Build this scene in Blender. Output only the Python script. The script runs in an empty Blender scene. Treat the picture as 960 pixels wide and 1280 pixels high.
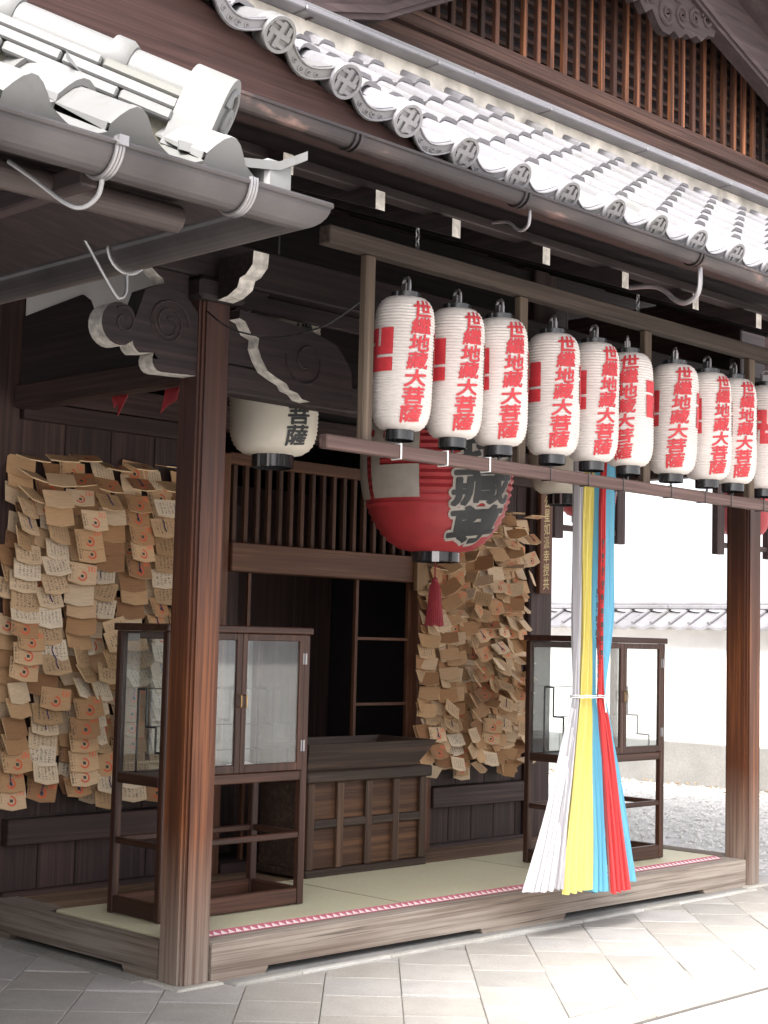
import bpy, bmesh, math, random
from mathutils import Vector, Matrix
R = math.radians
rng = random.Random(7)
scene = bpy.context.scene
col = scene.collection

# ---------------------------------------------------------------- camera, sky, sun, exposure
cd = bpy.data.cameras.new('camera')
cam = bpy.data.objects.new('camera', cd); col.objects.link(cam)
cd.sensor_fit = 'HORIZONTAL'; cd.sensor_width = 36.0; cd.lens = 1935.535 / 960 * 36
cd.clip_start = 0.05; cd.clip_end = 500
D = Vector((0.70908701, 0.70038122, 0.08161963)); RT = Vector((0.70109456, -0.71265117, 0.0243869)); UP = Vector((-0.07524645, -0.03993065, 0.99636515))
m = Matrix((RT, UP, -D)).transposed().to_4x4(); m.translation = Vector((-4.32753411, -5.45809407, 1.55))
cam.matrix_world = m
scene.camera = cam
SUN_EL, SUN_AZ = R(48), R(248)          # azimuth clockwise from +Y: high hazy sun, front left
w = bpy.data.worlds.new('World'); scene.world = w; w.use_nodes = True
nt = w.node_tree; bg = nt.nodes['Background']
sky = nt.nodes.new('ShaderNodeTexSky'); sky.sky_type = 'NISHITA'; sky.sun_disc = False
sky.sun_elevation = SUN_EL; sky.sun_rotation = SUN_AZ; sky.dust_density = 6; sky.air_density = 1.0; sky.ozone_density = 0.6
hs = nt.nodes.new('ShaderNodeHueSaturation'); hs.inputs['Saturation'].default_value = 0.22
nt.links.new(sky.outputs[0], hs.inputs['Color'])
# thin bright overcast: whiter and brighter towards the horizon, the same all round
tcw = nt.nodes.new('ShaderNodeTexCoord'); spw = nt.nodes.new('ShaderNodeSeparateXYZ'); nt.links.new(tcw.outputs['Generated'], spw.inputs[0])
rw = nt.nodes.new('ShaderNodeValToRGB'); nt.links.new(spw.outputs[2], rw.inputs[0])
rw.color_ramp.elements[0].position = 0.0; rw.color_ramp.elements[0].color = (2.5, 2.38, 2.5, 1); rw.color_ramp.elements[1].position = 0.75; rw.color_ramp.elements[1].color = (0.45, 0.42, 0.45, 1)
aw = nt.nodes.new('ShaderNodeMix'); aw.data_type = 'RGBA'; aw.blend_type = 'ADD'; aw.inputs[0].default_value = 1.0
nt.links.new(hs.outputs[0], aw.inputs[6]); nt.links.new(rw.outputs[0], aw.inputs[7]); nt.links.new(aw.outputs[2], bg.inputs[0])
bg.inputs[1].default_value = 0.108
sd = bpy.data.lights.new('sun', 'SUN'); so = bpy.data.objects.new('sun', sd); col.objects.link(so)
sd.energy = 2.0; sd.angle = R(18); sd.color = (1, 0.96, 0.9)
sdir = Vector((math.sin(SUN_AZ) * math.cos(SUN_EL), math.cos(SUN_AZ) * math.cos(SUN_EL), math.sin(SUN_EL)))
so.rotation_euler = (sdir).to_track_quat('Z', 'Y').to_euler(); so.location = (0, 0, 20)
scene.view_settings.view_transform = 'Standard'; scene.view_settings.look = 'None'
scene.view_settings.exposure = 2.0; scene.view_settings.gamma = 1
scene.cycles.max_bounces = 8; scene.cycles.diffuse_bounces = 5; scene.cycles.transparent_max_bounces = 24
scene.cycles.caustics_reflective = False; scene.cycles.caustics_refractive = False

# ---------------------------------------------------------------- helpers
class MB:
    def __init__(s): s.v = []; s.f = []; s.fm = []; s.cur = 0
    def quad(s, *p):
        n = len(s.v); s.v += [tuple(q) for q in p]; s.f.append(tuple(range(n, n + len(p)))); s.fm.append(s.cur)
    def box(s, a, b, M=None):
        x0, y0, z0 = a; x1, y1, z1 = b
        P = [(x0,y0,z0),(x1,y0,z0),(x1,y1,z0),(x0,y1,z0),(x0,y0,z1),(x1,y0,z1),(x1,y1,z1),(x0,y1,z1)]
        if M: P = [tuple(M @ Vector(q)) for q in P]
        n = len(s.v); s.v += P
        for f in ((0,3,2,1),(4,5,6,7),(0,1,5,4),(1,2,6,5),(2,3,7,6),(3,0,4,7)): s.f.append(tuple(n + i for i in f)); s.fm.append(s.cur)
        return s
    def bbox(s, a, b, c=0.006):
        """box with chamfered edges"""
        x0, y0, z0 = a; x1, y1, z1 = b
        n = len(s.v); idx = {}
        for i, (X, sx) in enumerate(((x0, 1), (x1, -1))):
            for j, (Y, sy) in enumerate(((y0, 1), (y1, -1))):
                for k, (Z, sz) in enumerate(((z0, 1), (z1, -1))):
                    for ax in range(3):
                        p = [X + sx * c, Y + sy * c, Z + sz * c]; p[ax] = (X, Y, Z)[ax]
                        idx[i, j, k, ax] = len(s.v); s.v.append(tuple(p))
        F = []
        for a_ in range(2):
            F.append([idx[a_,0,0,0], idx[a_,1,0,0], idx[a_,1,1,0], idx[a_,0,1,0]])
            F.append([idx[0,a_,0,1], idx[1,a_,0,1], idx[1,a_,1,1], idx[0,a_,1,1]])
            F.append([idx[0,0,a_,2], idx[1,0,a_,2], idx[1,1,a_,2], idx[0,1,a_,2]])
            for b_ in range(2):
                F.append([idx[0,a_,b_,1], idx[1,a_,b_,1], idx[1,a_,b_,2], idx[0,a_,b_,2]])
                F.append([idx[a_,0,b_,0], idx[a_,1,b_,0], idx[a_,1,b_,2], idx[a_,0,b_,2]])
                F.append([idx[a_,b_,0,0], idx[a_,b_,1,0], idx[a_,b_,1,1], idx[a_,b_,0,1]])
                for c_ in range(2): F.append([idx[a_,b_,c_,0], idx[a_,b_,c_,1], idx[a_,b_,c_,2]])
        C = Vector(((x0+x1)/2, (y0+y1)/2, (z0+z1)/2))
        for f in F:
            p = [Vector(s.v[i]) for i in f]; nn = (p[1]-p[0]).cross(p[2]-p[0])
            if nn.dot(sum(p, Vector())/len(p) - C) < 0: f = f[::-1]
            s.f.append(tuple(f)); s.fm.append(s.cur)
        return s
    def tube(s, pts, r, n=8, caps=True):
        pts = [Vector(p) for p in pts]; rings = []
        rr = r if isinstance(r, (list, tuple)) else [r] * len(pts)
        prev = None
        for i, p in enumerate(pts):
            t = (pts[min(i+1, len(pts)-1)] - pts[max(i-1, 0)]).normalized()
            if prev is None: a = t.orthogonal().normalized()
            else:
                a = prev - t * prev.dot(t); a = a.normalized() if a.length > 1e-6 else t.orthogonal().normalized()
            prev = a; b = t.cross(a)
            st = len(s.v)
            for k in range(n):
                an = 2 * math.pi * k / n; s.v.append(tuple(p + (a * math.cos(an) + b * math.sin(an)) * rr[i]))
            rings.append(st)
        for i in range(len(rings) - 1):
            for k in range(n):
                k2 = (k + 1) % n; s.f.append((rings[i]+k, rings[i]+k2, rings[i+1]+k2, rings[i+1]+k)); s.fm.append(s.cur)
        if caps:
            s.f.append(tuple(rings[0] + k for k in range(n))[::-1]); s.fm.append(s.cur)
            s.f.append(tuple(rings[-1] + k for k in range(n))); s.fm.append(s.cur)
        return s
    def lathe(s, prof, n=32, c=(0, 0, 0), caps=True):
        st = len(s.v)
        for r, z in prof:
            for k in range(n):
                a = 2 * math.pi * k / n; s.v.append((c[0] + r * math.cos(a), c[1] + r * math.sin(a), c[2] + z))
        for i in range(len(prof) - 1):
            for k in range(n):
                k2 = (k + 1) % n; s.f.append((st+i*n+k, st+i*n+k2, st+(i+1)*n+k2, st+(i+1)*n+k)); s.fm.append(s.cur)
        if caps:
            s.f.append(tuple(st + k for k in range(n))[::-1]); s.fm.append(s.cur)
            e = st + (len(prof)-1)*n; s.f.append(tuple(e + k for k in range(n))); s.fm.append(s.cur)
        return s
    def prism(s, poly, f, d0, d1, edge_mat=None, edges=None):
        """poly: 2D outline; f(u, v, d) -> 3D point; extruded from d0 to d1"""
        n = len(poly); a = len(s.v)
        s.v += [tuple(f(u, v, d0)) for u, v in poly]; s.v += [tuple(f(u, v, d1)) for u, v in poly]
        base = s.cur
        s.f.append(tuple(range(a, a+n))[::-1]); s.fm.append(base); s.f.append(tuple(range(a+n, a+2*n))); s.fm.append(base)
        for i in range(n):
            j = (i+1) % n; s.f.append((a+i, a+j, a+n+j, a+n+i))
            s.fm.append(edge_mat if (edge_mat is not None and (edges is None or i in edges)) else base)
        return s
    def mesh(s, name, mats, smooth=False):
        me = bpy.data.meshes.new(name); me.from_pydata(s.v, [], s.f); me.validate()
        if not isinstance(mats, (list, tuple)): mats = [mats]
        for mt in mats: me.materials.append(mt)
        if len(mats) > 1 and len(me.polygons) == len(s.fm): me.polygons.foreach_set('material_index', s.fm)
        if smooth:
            bm = bmesh.new(); bm.from_mesh(me)
            for f in bm.faces: f.smooth = True
            for e in bm.edges:
                if len(e.link_faces) == 2 and e.calc_face_angle(0) > R(38 if smooth is True else smooth): e.smooth = False
            bm.to_mesh(me); bm.free()
        me.update(); return me
    def build(s, name, mats, parent=None, smooth=False, fixn=False, **kw):
        me = s.mesh(name, mats, smooth)
        if fixn:
            bm = bmesh.new(); bm.from_mesh(me); bmesh.ops.recalc_face_normals(bm, faces=bm.faces); bm.to_mesh(me); bm.free()
        return link(name, me, parent, **kw)
def link(name, me, parent=None, label=None, cat=None, group=None, kind=None, loc=None, M=None):
    o = bpy.data.objects.new(name, me); col.objects.link(o)
    if parent is not None: o.parent = parent
    if M is not None: o.matrix_local = M
    if loc is not None: o.location = loc
    tag(o, label, cat, group, kind); return o
def tag(o, label=None, cat=None, group=None, kind=None):
    for k, v in (('label', label), ('category', cat), ('group', group), ('kind', kind)):
        if v: o[k] = v
def thing(name, label, cat, loc=(0,0,0), rz=0, group=None):
    o = bpy.data.objects.new(name, None); col.objects.link(o); o.empty_display_size = 0.1
    o.location = loc; o.rotation_euler = (0, 0, rz); tag(o, label, cat, group); return o
def curve(P, n=6):
    P = [Vector(p) for p in P]; out = []
    for i in range(len(P)-1):
        a, b, c, d = P[max(i-1, 0)], P[i], P[i+1], P[min(i+2, len(P)-1)]
        for k in range(n):
            t = k/n; out.append(0.5*((2*b) + (c-a)*t + (2*a-5*b+4*c-d)*t*t + (3*b-a-3*c+d)*t**3))
    return out + [P[-1]]
def copy_tree(o, parent=None):
    c = o.copy(); col.objects.link(c)
    if parent: c.parent = parent
    for ch in o.children: copy_tree(ch, c)
    return c
def B(name, a, b, mat, parent, c=0.005, **kw):
    mb = MB(); a2 = tuple(min(p, q) for p, q in zip(a, b)); b2 = tuple(max(p, q) for p, q in zip(a, b))
    c = min(c, min(q - p for p, q in zip(a2, b2)) * 0.3)
    mb.bbox(a2, b2, c); return mb.build(name, mat, parent, **kw)

# ---------------------------------------------------------------- materials
def new_mat(name):
    mt = bpy.data.materials.new(name); mt.use_nodes = True; n = mt.node_tree
    return mt, n, n.nodes['Principled BSDF']
def N(n, typ, **kw):
    nd = n.nodes.new(typ)
    for k, v in kw.items():
        if k in nd.inputs: nd.inputs[k].default_value = v
        else: setattr(nd, k, v)
    return nd
def math_n(n, op, a, b=None, c=None):
    nd = n.nodes.new('ShaderNodeMath'); nd.operation = op
    for i, x in enumerate((a, b, c)):
        if x is None: continue
        if isinstance(x, (int, float)): nd.inputs[i].default_value = x
        else: n.links.new(x, nd.inputs[i])
    return nd.outputs[0]
def mixc(n, fac, a, b, mode='MIX'):
    nd = n.nodes.new('ShaderNodeMix'); nd.data_type = 'RGBA'; nd.blend_type = mode
    for i, x in ((0, fac), (6, a), (7, b)):
        if isinstance(x, (int, float)): nd.inputs[i].default_value = x
        elif isinstance(x, tuple): nd.inputs[i].default_value = (*x, 1) if len(x) == 3 else x
        else: n.links.new(x, nd.inputs[i])
    return nd.outputs[2]
def ramp(n, fac, stops):
    nd = n.nodes.new('ShaderNodeValToRGB'); el = nd.color_ramp.elements
    while len(el) < len(stops): el.new(0.5)
    for e, (p, c) in zip(el, stops):
        e.position = p; e.color = (*c, 1) if isinstance(c, tuple) else (c, c, c, 1)
    n.links.new(fac, nd.inputs[0]); return nd.outputs[0]
def coords(n, scale=(1,1,1), kind='Object', jitter=True):
    tc = n.nodes.new('ShaderNodeTexCoord'); mp = n.nodes.new('ShaderNodeMapping'); mp.inputs['Scale'].default_value = scale
    n.links.new(tc.outputs[kind], mp.inputs[0])
    if jitter:
        oi = n.nodes.new('ShaderNodeObjectInfo'); cb = n.nodes.new('ShaderNodeCombineXYZ')
        for i, k in enumerate((37.0, 91.0, 53.0)): n.links.new(math_n(n, 'MULTIPLY', oi.outputs['Random'], k), cb.inputs[i])
        n.links.new(cb.outputs[0], mp.inputs['Location'])
    return mp.outputs[0]
def bump(n, b, h, strength=0.3, dist=0.01):
    bp = N(n, 'ShaderNodeBump', Strength=strength, Distance=dist); n.links.new(h, bp.inputs['Height']); n.links.new(bp.outputs[0], b.inputs['Normal'])
def plain(name, c, rough=0.6, metal=0.0, var=0.12, scale=9, bmp=0.1, spec=0.5):
    mt, n, b = new_mat(name); v = coords(n)
    t = N(n, 'ShaderNodeTexNoise', Scale=scale, Detail=6.0); n.links.new(v, t.inputs['Vector'])
    lo = tuple(x * (1 - var * 1.6) for x in c); hi = tuple(min(1, x * (1 + var)) for x in c)
    n.links.new(ramp(n, t.outputs[0], [(0.3, lo), (0.7, hi)]), b.inputs['Base Color'])
    b.inputs['Roughness'].default_value = rough; b.inputs['Metallic'].default_value = metal; b.inputs['Specular IOR Level'].default_value = spec
    if bmp: bump(n, b, t.outputs[0], bmp)
    return mt
def wood(name, dark, lite, axis='z', rough=0.55, grain=42, weather=None, spec=0.35, tone=0.35, wz=(0.05, 0.75)):
    """grain runs along axis; weather = colour of sun- and rain-bleached wear near the ground"""
    mt, n, b = new_mat(name)
    sc = [grain, grain, grain]; sc['xyz'.index(axis)] = 0.9
    v = coords(n, tuple(sc))
    t = N(n, 'ShaderNodeTexNoise', Scale=1.0, Detail=8.0, Roughness=0.6, Distortion=0.15); n.links.new(v, t.inputs['Vector'])
    sc2 = [3.0]*3; sc2['xyz'.index(axis)] = 0.5
    v2 = coords(n, tuple(sc2))
    t2 = N(n, 'ShaderNodeTexNoise', Scale=1.0, Detail=4.0); n.links.new(v2, t2.inputs['Vector'])
    f = math_n(n, 'ADD', math_n(n, 'MULTIPLY', t.outputs[0], 0.75), math_n(n, 'MULTIPLY', t2.outputs[0], 0.35))
    c = ramp(n, f, [(0.36, tuple(x*0.8 for x in dark)), (0.54, dark), (0.76, lite)])
    sc3 = [75.0]*3; sc3['xyz'.index(axis)] = 1.6; v3 = coords(n, tuple(sc3)); t3 = N(n, 'ShaderNodeTexNoise', Scale=1.0, Detail=2.0); n.links.new(v3, t3.inputs['Vector'])
    crack = ramp(n, t3.outputs[0], [(0.29, 0.5), (0.37, 1.0)])
    oi = n.nodes.new('ShaderNodeObjectInfo'); k = math_n(n, 'MULTIPLY_ADD', oi.outputs['Random'], tone, 1 - tone/2)
    c = mixc(n, 1.0, c, k, 'MULTIPLY')
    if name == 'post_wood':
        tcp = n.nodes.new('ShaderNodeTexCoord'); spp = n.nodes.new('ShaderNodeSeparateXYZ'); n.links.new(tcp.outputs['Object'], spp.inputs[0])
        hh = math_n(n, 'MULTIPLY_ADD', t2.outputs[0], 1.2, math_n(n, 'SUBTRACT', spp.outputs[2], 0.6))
        c = mixc(n, ramp(n, math_n(n, 'MULTIPLY', hh, 0.333), [(0.5, 0.0), (0.78, 0.8)]), c, (0.035, 0.020, 0.020))  # eave shade and less worn wood towards the top, put into the colour
    if weather:
        tc = n.nodes.new('ShaderNodeTexCoord'); sp = n.nodes.new('ShaderNodeSeparateXYZ'); n.links.new(tc.outputs['Object'], sp.inputs[0])
        h = math_n(n, 'MULTIPLY_ADD', t2.outputs[0], 0.55, math_n(n, 'SUBTRACT', sp.outputs[2], 0.27)) if wz else t2.outputs[0]
        fac = ramp(n, h, [(wz[0], 1.0), (wz[1], 0.0)]) if wz else ramp(n, t2.outputs[0], [(0.4, 0.2), (0.6, 0.8)])
        fac = math_n(n, 'MULTIPLY', fac, ramp(n, t.outputs[0], [(0.33, 0.25), (0.55, 1.0)]))
        c = mixc(n, fac, c, weather)
    c = mixc(n, 1.0, c, crack, 'MULTIPLY')
    n.links.new(c, b.inputs['Base Color'])
    n.links.new(ramp(n, t.outputs[0], [(0.2, min(1, rough+0.2)), (0.8, rough)]), b.inputs['Roughness'])
    b.inputs['Specular IOR Level'].default_value = spec
    bump(n, b, t.outputs[0], 0.35, 0.004)
    return mt
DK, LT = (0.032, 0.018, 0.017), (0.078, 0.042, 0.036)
RX = wood('shaded_roof_wood_x', (0.014, 0.009, 0.010), (0.034, 0.020, 0.020), 'x'); RYW = wood('shaded_roof_wood_y', (0.014, 0.009, 0.010), (0.034, 0.020, 0.020), 'y')  # under-eave shade put into the colour: darkened copy of the dark wood
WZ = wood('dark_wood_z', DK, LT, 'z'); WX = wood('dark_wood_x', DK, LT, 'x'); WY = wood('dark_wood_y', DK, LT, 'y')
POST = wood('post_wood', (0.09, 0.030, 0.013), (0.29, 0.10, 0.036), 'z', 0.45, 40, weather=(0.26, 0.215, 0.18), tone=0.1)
SILLX = wood('weathered_beam_x', (0.15, 0.105, 0.08), (0.30, 0.23, 0.18), 'x', 0.8, 62, weather=(0.42, 0.37, 0.32), wz=None, tone=0.1)
SILLY = wood('weathered_beam_y', (0.13, 0.095, 0.07), (0.28, 0.22, 0.17), 'y', 0.8, 62, weather=(0.34, 0.30, 0.27), wz=None, tone=0.1)
FLOOR = wood('floor_board', (0.15, 0.095, 0.06), (0.30, 0.20, 0.13), 'x', 0.55, 16)
FRAMEZ = wood('frame_wood_z', (0.07, 0.028, 0.015), (0.15, 0.065, 0.032), 'z', 0.5); FRAMEX = wood('frame_wood_x', (0.08, 0.034, 0.018), (0.17, 0.08, 0.042), 'x', 0.5)
LATT = wood('lattice_wood', (0.055, 0.025, 0.016), (0.12, 0.058, 0.034), 'z', 0.6)
GAB = wood('gable_lattice_wood', (0.07, 0.03, 0.02), (0.34, 0.13, 0.05), 'z', 0.6, tone=1.7)  # random tone mimics sunlit orange and unlit dark bars in the colour
GABX = wood('gable_beam_wood', (0.06, 0.032, 0.026), (0.15, 0.078, 0.055), 'x', 0.65)
HAFU = wood('barge_board_wood', (0.05, 0.034, 0.035), (0.085, 0.06, 0.06), 'x', 0.75, 16)
RACKW = wood('rack_wood', (0.07, 0.05, 0.036), (0.16, 0.12, 0.085), 'z', 0.7); RACKX = wood('rack_wood_x', (0.035, 0.025, 0.02), (0.075, 0.055, 0.044), 'x', 0.7)
BOXW = wood('offering_box_wood', (0.03, 0.018, 0.013), (0.085, 0.052, 0.036), 'x', 0.5); BOXZ = wood('offering_box_wood_z', (0.045, 0.024, 0.015), (0.11, 0.062, 0.038), 'z', 0.5)
BOXP = wood('offering_box_panel', (0.055, 0.026, 0.014), (0.16, 0.075, 0.035), 'x', 0.55, 30)
CABZ = wood('cabinet_wood_z', (0.04, 0.016, 0.010), (0.10, 0.042, 0.025), 'z', 0.4); CABX = wood('cabinet_wood_x', (0.04, 0.016, 0.010), (0.10, 0.042, 0.025), 'x', 0.4); CABY = wood('cabinet_wood_y', (0.04, 0.017, 0.011), (0.09, 0.04, 0.025), 'y', 0.4)
SIGNB = wood('sign_board_wood', (0.09, 0.035, 0.02), (0.19, 0.08, 0.045), 'z', 0.5)
LIGHTW = wood('pale_block_wood', (0.24, 0.15, 0.08), (0.42, 0.28, 0.16), 'z', 0.6)
WHITEP = plain('white_end_paint', (0.58, 0.55, 0.51), 0.8, var=0.25, scale=25)
PLASTER = plain('white_plaster', (0.72, 0.70, 0.67), 0.9, var=0.05, scale=4)
SOIL = plain('stained_roof_plaster', (0.60, 0.56, 0.50), 0.95, var=0.3, scale=7, bmp=0.3)
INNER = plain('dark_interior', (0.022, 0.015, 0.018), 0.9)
PAPER = plain('lantern_paper', (0.60, 0.555, 0.53), 0.75, var=0.07, scale=4)
PAPER2 = plain('aged_lantern_paper', (0.56, 0.52, 0.45), 0.75, var=0.06, scale=5)
REDINK = plain('red_ink', (0.48, 0.03, 0.04), 0.6, var=0.1, scale=30)
REDP = plain('red_lantern_paper', (0.32, 0.024, 0.03), 0.6, var=0.12, scale=6)
BLACKINK = plain('black_ink', (0.02, 0.022, 0.024), 0.6)
GREYP = plain('faded_white_paper', (0.34, 0.31, 0.28), 0.7, var=0.1)
LACQ = plain('black_lacquer', (0.018, 0.018, 0.02), 0.18, bmp=0.0, spec=0.6)
METAL = plain('galvanised_metal', (0.30, 0.29, 0.30), 0.4, 0.8)
WIRE = plain('zinc_wire', (0.26, 0.26, 0.27), 0.4, 0.7, bmp=0)
TIE = plain('white_tie', (0.8, 0.8, 0.8), 0.6)
GUTN = plain('grey_gutter_metal', (0.075, 0.068, 0.07), 0.40, 0.5, var=0.2, scale=5)
BRASS = plain('old_brass', (0.35, 0.22, 0.09), 0.4, 0.8)
GOLD = plain('gold_lettering', (0.42, 0.32, 0.14), 0.5, 0.2)
BAMBOO = wood('rail_timber', (0.085, 0.05, 0.044), (0.17, 0.108, 0.095), 'x', 0.6, 40, tone=0.1)
LEAF = plain('fallen_leaf', (0.36, 0.26, 0.15), 0.8)
TASSEL = plain('red_tassel', (0.17, 0.008, 0.014), 0.7, scale=40)
def copper():
    mt, n, b = new_mat('weathered_copper_gutter'); v = coords(n, (1.3, 1.3, 4), jitter=False)
    t = N(n, 'ShaderNodeTexNoise', Scale=2.2, Detail=5.0); n.links.new(v, t.inputs['Vector'])
    n.links.new(ramp(n, t.outputs[0], [(0.45, (0.048, 0.043, 0.046)), (0.64, (0.07, 0.058, 0.058)), (0.74, (0.30, 0.19, 0.17))]), b.inputs['Base Color'])
    b.inputs['Metallic'].default_value = 0.75; n.links.new(ramp(n, t.outputs[0], [(0.3, 0.5), (0.7, 0.33)]), b.inputs['Roughness']); return mt
COPPER = copper()
def tilemat(name, c, rough, spec=0.6):
    mt, n, b = new_mat(name); v = coords(n)
    t = N(n, 'ShaderNodeTexNoise', Scale=14.0, Detail=8.0, Roughness=0.7); n.links.new(v, t.inputs['Vector'])
    t2 = N(n, 'ShaderNodeTexNoise', Scale=2.5, Detail=3.0); n.links.new(v, t2.inputs['Vector'])
    oi = n.nodes.new('ShaderNodeObjectInfo')
    cc = ramp(n, t2.outputs[0], [(0.3, tuple(x*0.78 for x in c)), (0.7, tuple(x*1.12 for x in c))])
    cc = mixc(n, 1.0, cc, math_n(n, 'MULTIPLY_ADD', oi.outputs['Random'], 0.22, 0.87), 'MULTIPLY')
    cc = mixc(n, ramp(n, t.outputs[0], [(0.56, 0.0), (0.70, 0.6)]), cc, (0.10, 0.095, 0.08))
    t4 = N(n, 'ShaderNodeTexNoise', Scale=1.1, Detail=5.0, Roughness=0.7); n.links.new(v, t4.inputs['Vector'])
    cc = mixc(n, ramp(n, t4.outputs[0], [(0.52, 0.0), (0.66, 0.45)]), cc, (0.11, 0.11, 0.085))
    n.links.new(cc, b.inputs['Base Color']); b.inputs['Roughness'].default_value = rough; b.inputs['Specular IOR Level'].default_value = spec
    bump(n, b, t.outputs[0], 0.12, 0.004); return mt
TILE = tilemat('smoked_clay_tile', (0.20, 0.195, 0.21), 0.38)
TILEN = tilemat('aged_clay_tile', (0.155, 0.155, 0.155), 0.5)
def tatami():
    mt, n, b = new_mat('tatami_rush'); v = coords(n, (30, 400, 1), jitter=False)
    t = N(n, 'ShaderNodeTexNoise', Scale=1.0, Detail=3.0); n.links.new(v, t.inputs['Vector'])
    v2 = coords(n, (1.2, 3, 1), jitter=False); t2 = N(n, 'ShaderNodeTexNoise', Scale=2.0, Detail=4.0); n.links.new(v2, t2.inputs['Vector'])
    a = ramp(n, t.outputs[0], [(0.3, (0.48, 0.46, 0.31)), (0.7, (0.64, 0.61, 0.44))])
    n.links.new(mixc(n, ramp(n, t2.outputs[0], [(0.4, 0.0), (0.65, 0.4)]), a, (0.56, 0.49, 0.34)), b.inputs['Base Color'])
    b.inputs['Roughness'].default_value = 0.6; bump(n, b, t.outputs[0], 0.3, 0.002); return mt
TATAMI = tatami()
def border():
    mt, n, b = new_mat('red_white_scallop_cloth'); tc = n.nodes.new('ShaderNodeTexCoord'); sp = n.nodes.new('ShaderNodeSeparateXYZ'); n.links.new(tc.outputs['UV'], sp.inputs[0])
    fx = math_n(n, 'PINGPONG', math_n(n, 'MULTIPLY', sp.outputs[0], 1.0), 0.5)      # 0..0.5, one motif per unit
    tri = math_n(n, 'LESS_THAN', sp.outputs[1], math_n(n, 'MULTIPLY_ADD', fx, 1.5, 0.1))
    low = math_n(n, 'GREATER_THAN', sp.outputs[1], 0.16)
    n.links.new(mixc(n, math_n(n, 'MULTIPLY', tri, low), (0.45, 0.12, 0.16), (0.74, 0.64, 0.65)), b.inputs['Base Color'])
    b.inputs['Roughness'].default_value = 0.8; return mt
BORDER = border()
def stone(name, cs, rough=0.85, scale=1.0, tone=0.3):
    mt, n, b = new_mat(name); v = coords(n)
    t = N(n, 'ShaderNodeTexNoise', Scale=90.0*scale, Detail=4.0, Roughness=0.8); n.links.new(v, t.inputs['Vector'])
    t2 = N(n, 'ShaderNodeTexNoise', Scale=5.0*scale, Detail=6.0); n.links.new(v, t2.inputs['Vector'])
    c = ramp(n, t2.outputs[0], [(0.3, cs[0]), (0.7, cs[1])])
    c = mixc(n, ramp(n, t.outputs[0], [(0.3, 0.5), (0.6, 0.0)]), c, tuple(x*0.6 for x in cs[0]))
    oi = n.nodes.new('ShaderNodeObjectInfo')
    c = mixc(n, 1.0, c, ramp(n, oi.outputs['Random'], [(0.0, (1-tone, 1-tone, 1-tone*1.1)), (0.5, (1.0, 0.97, 0.92)), (1.0, (1.1, 1.1, 1.12))]), 'MULTIPLY')
    n.links.new(c, b.inputs['Base Color']); b.inputs['Roughness'].default_value = rough
    ad = math_n(n, 'ADD', math_n(n, 'MULTIPLY', t.outputs[0], 0.5), t2.outputs[0]); bump(n, b, ad, 0.5, 0.006); return mt
PAVER = stone('paving_granite', ((0.32, 0.305, 0.295), (0.39, 0.375, 0.36)), 0.85, tone=0.13)
CURB = stone('kerb_granite', ((0.36, 0.35, 0.33), (0.50, 0.49, 0.46)), tone=0.1)
PLINTH = stone('plinth_stone', ((0.22, 0.22, 0.215), (0.31, 0.305, 0.30)), scale=0.5, tone=0.1)
JOINT = stone('joint_mortar', ((0.11, 0.10, 0.092), (0.17, 0.16, 0.15)), tone=0.05)
GRAV = stone('gravel_bed', ((0.46, 0.45, 0.44), (0.60, 0.59, 0.58)), scale=1.5, tone=0.05)
PEB = stone('gravel_stone', ((0.55, 0.54, 0.53), (0.80, 0.79, 0.78)), tone=0.05)
def glass():
    mt, n, b = new_mat('dusty_window_glass'); n.nodes.remove(b)
    out = n.nodes['Material Output']; tr = N(n, 'ShaderNodeBsdfTransparent', Color=(0.93, 0.95, 0.95, 1)); gl = N(n, 'ShaderNodeBsdfGlossy', Roughness=0.03)
    df = N(n, 'ShaderNodeBsdfDiffuse', Color=(0.6, 0.6, 0.58, 1)); lw = N(n, 'ShaderNodeLayerWeight', Blend=0.5)
    v = coords(n); t = N(n, 'ShaderNodeTexNoise', Scale=6.0, Detail=6.0); n.links.new(v, t.inputs['Vector'])
    m1 = n.nodes.new('ShaderNodeMixShader'); n.links.new(ramp(n, t.outputs[0], [(0.35, 0.015), (0.75, 0.07)]), m1.inputs[0]); n.links.new(tr.outputs[0], m1.inputs[1]); n.links.new(df.outputs[0], m1.inputs[2])
    m2 = n.nodes.new('ShaderNodeMixShader'); n.links.new(math_n(n, 'MULTIPLY_ADD', math_n(n, 'POWER', lw.outputs['Facing'], 4.0), 0.8, 0.05), m2.inputs[0]); n.links.new(m1.outputs[0], m2.inputs[1]); n.links.new(gl.outputs[0], m2.inputs[2])
    n.links.new(m2.outputs[0], out.inputs[0]); return mt
GLASS = glass()
def cloth(name, c):
    mt, n, b = new_mat(name); v = coords(n, (60, 60, 3), jitter=False); t = N(n, 'ShaderNodeTexNoise', Scale=1.0, Detail=3.0); n.links.new(v, t.inputs['Vector'])
    n.links.new(ramp(n, t.outputs[0], [(0.3, tuple(x*0.85 for x in c)), (0.7, c)]), b.inputs['Base Color'])
    b.inputs['Roughness'].default_value = 0.65; b.inputs['Sheen Weight'].default_value = 0.3; b.inputs['Subsurface Weight'].default_value = 0.0; return mt
CLW = cloth('white_cloth', (0.56, 0.55, 0.57)); CLY = cloth('yellow_cloth', (0.62, 0.53, 0.13)); CLB = cloth('blue_cloth', (0.12, 0.38, 0.53)); CLR = cloth('red_cloth', (0.50, 0.022, 0.025)); CLG = cloth('grey_white_cloth', (0.36, 0.345, 0.37))
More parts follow.
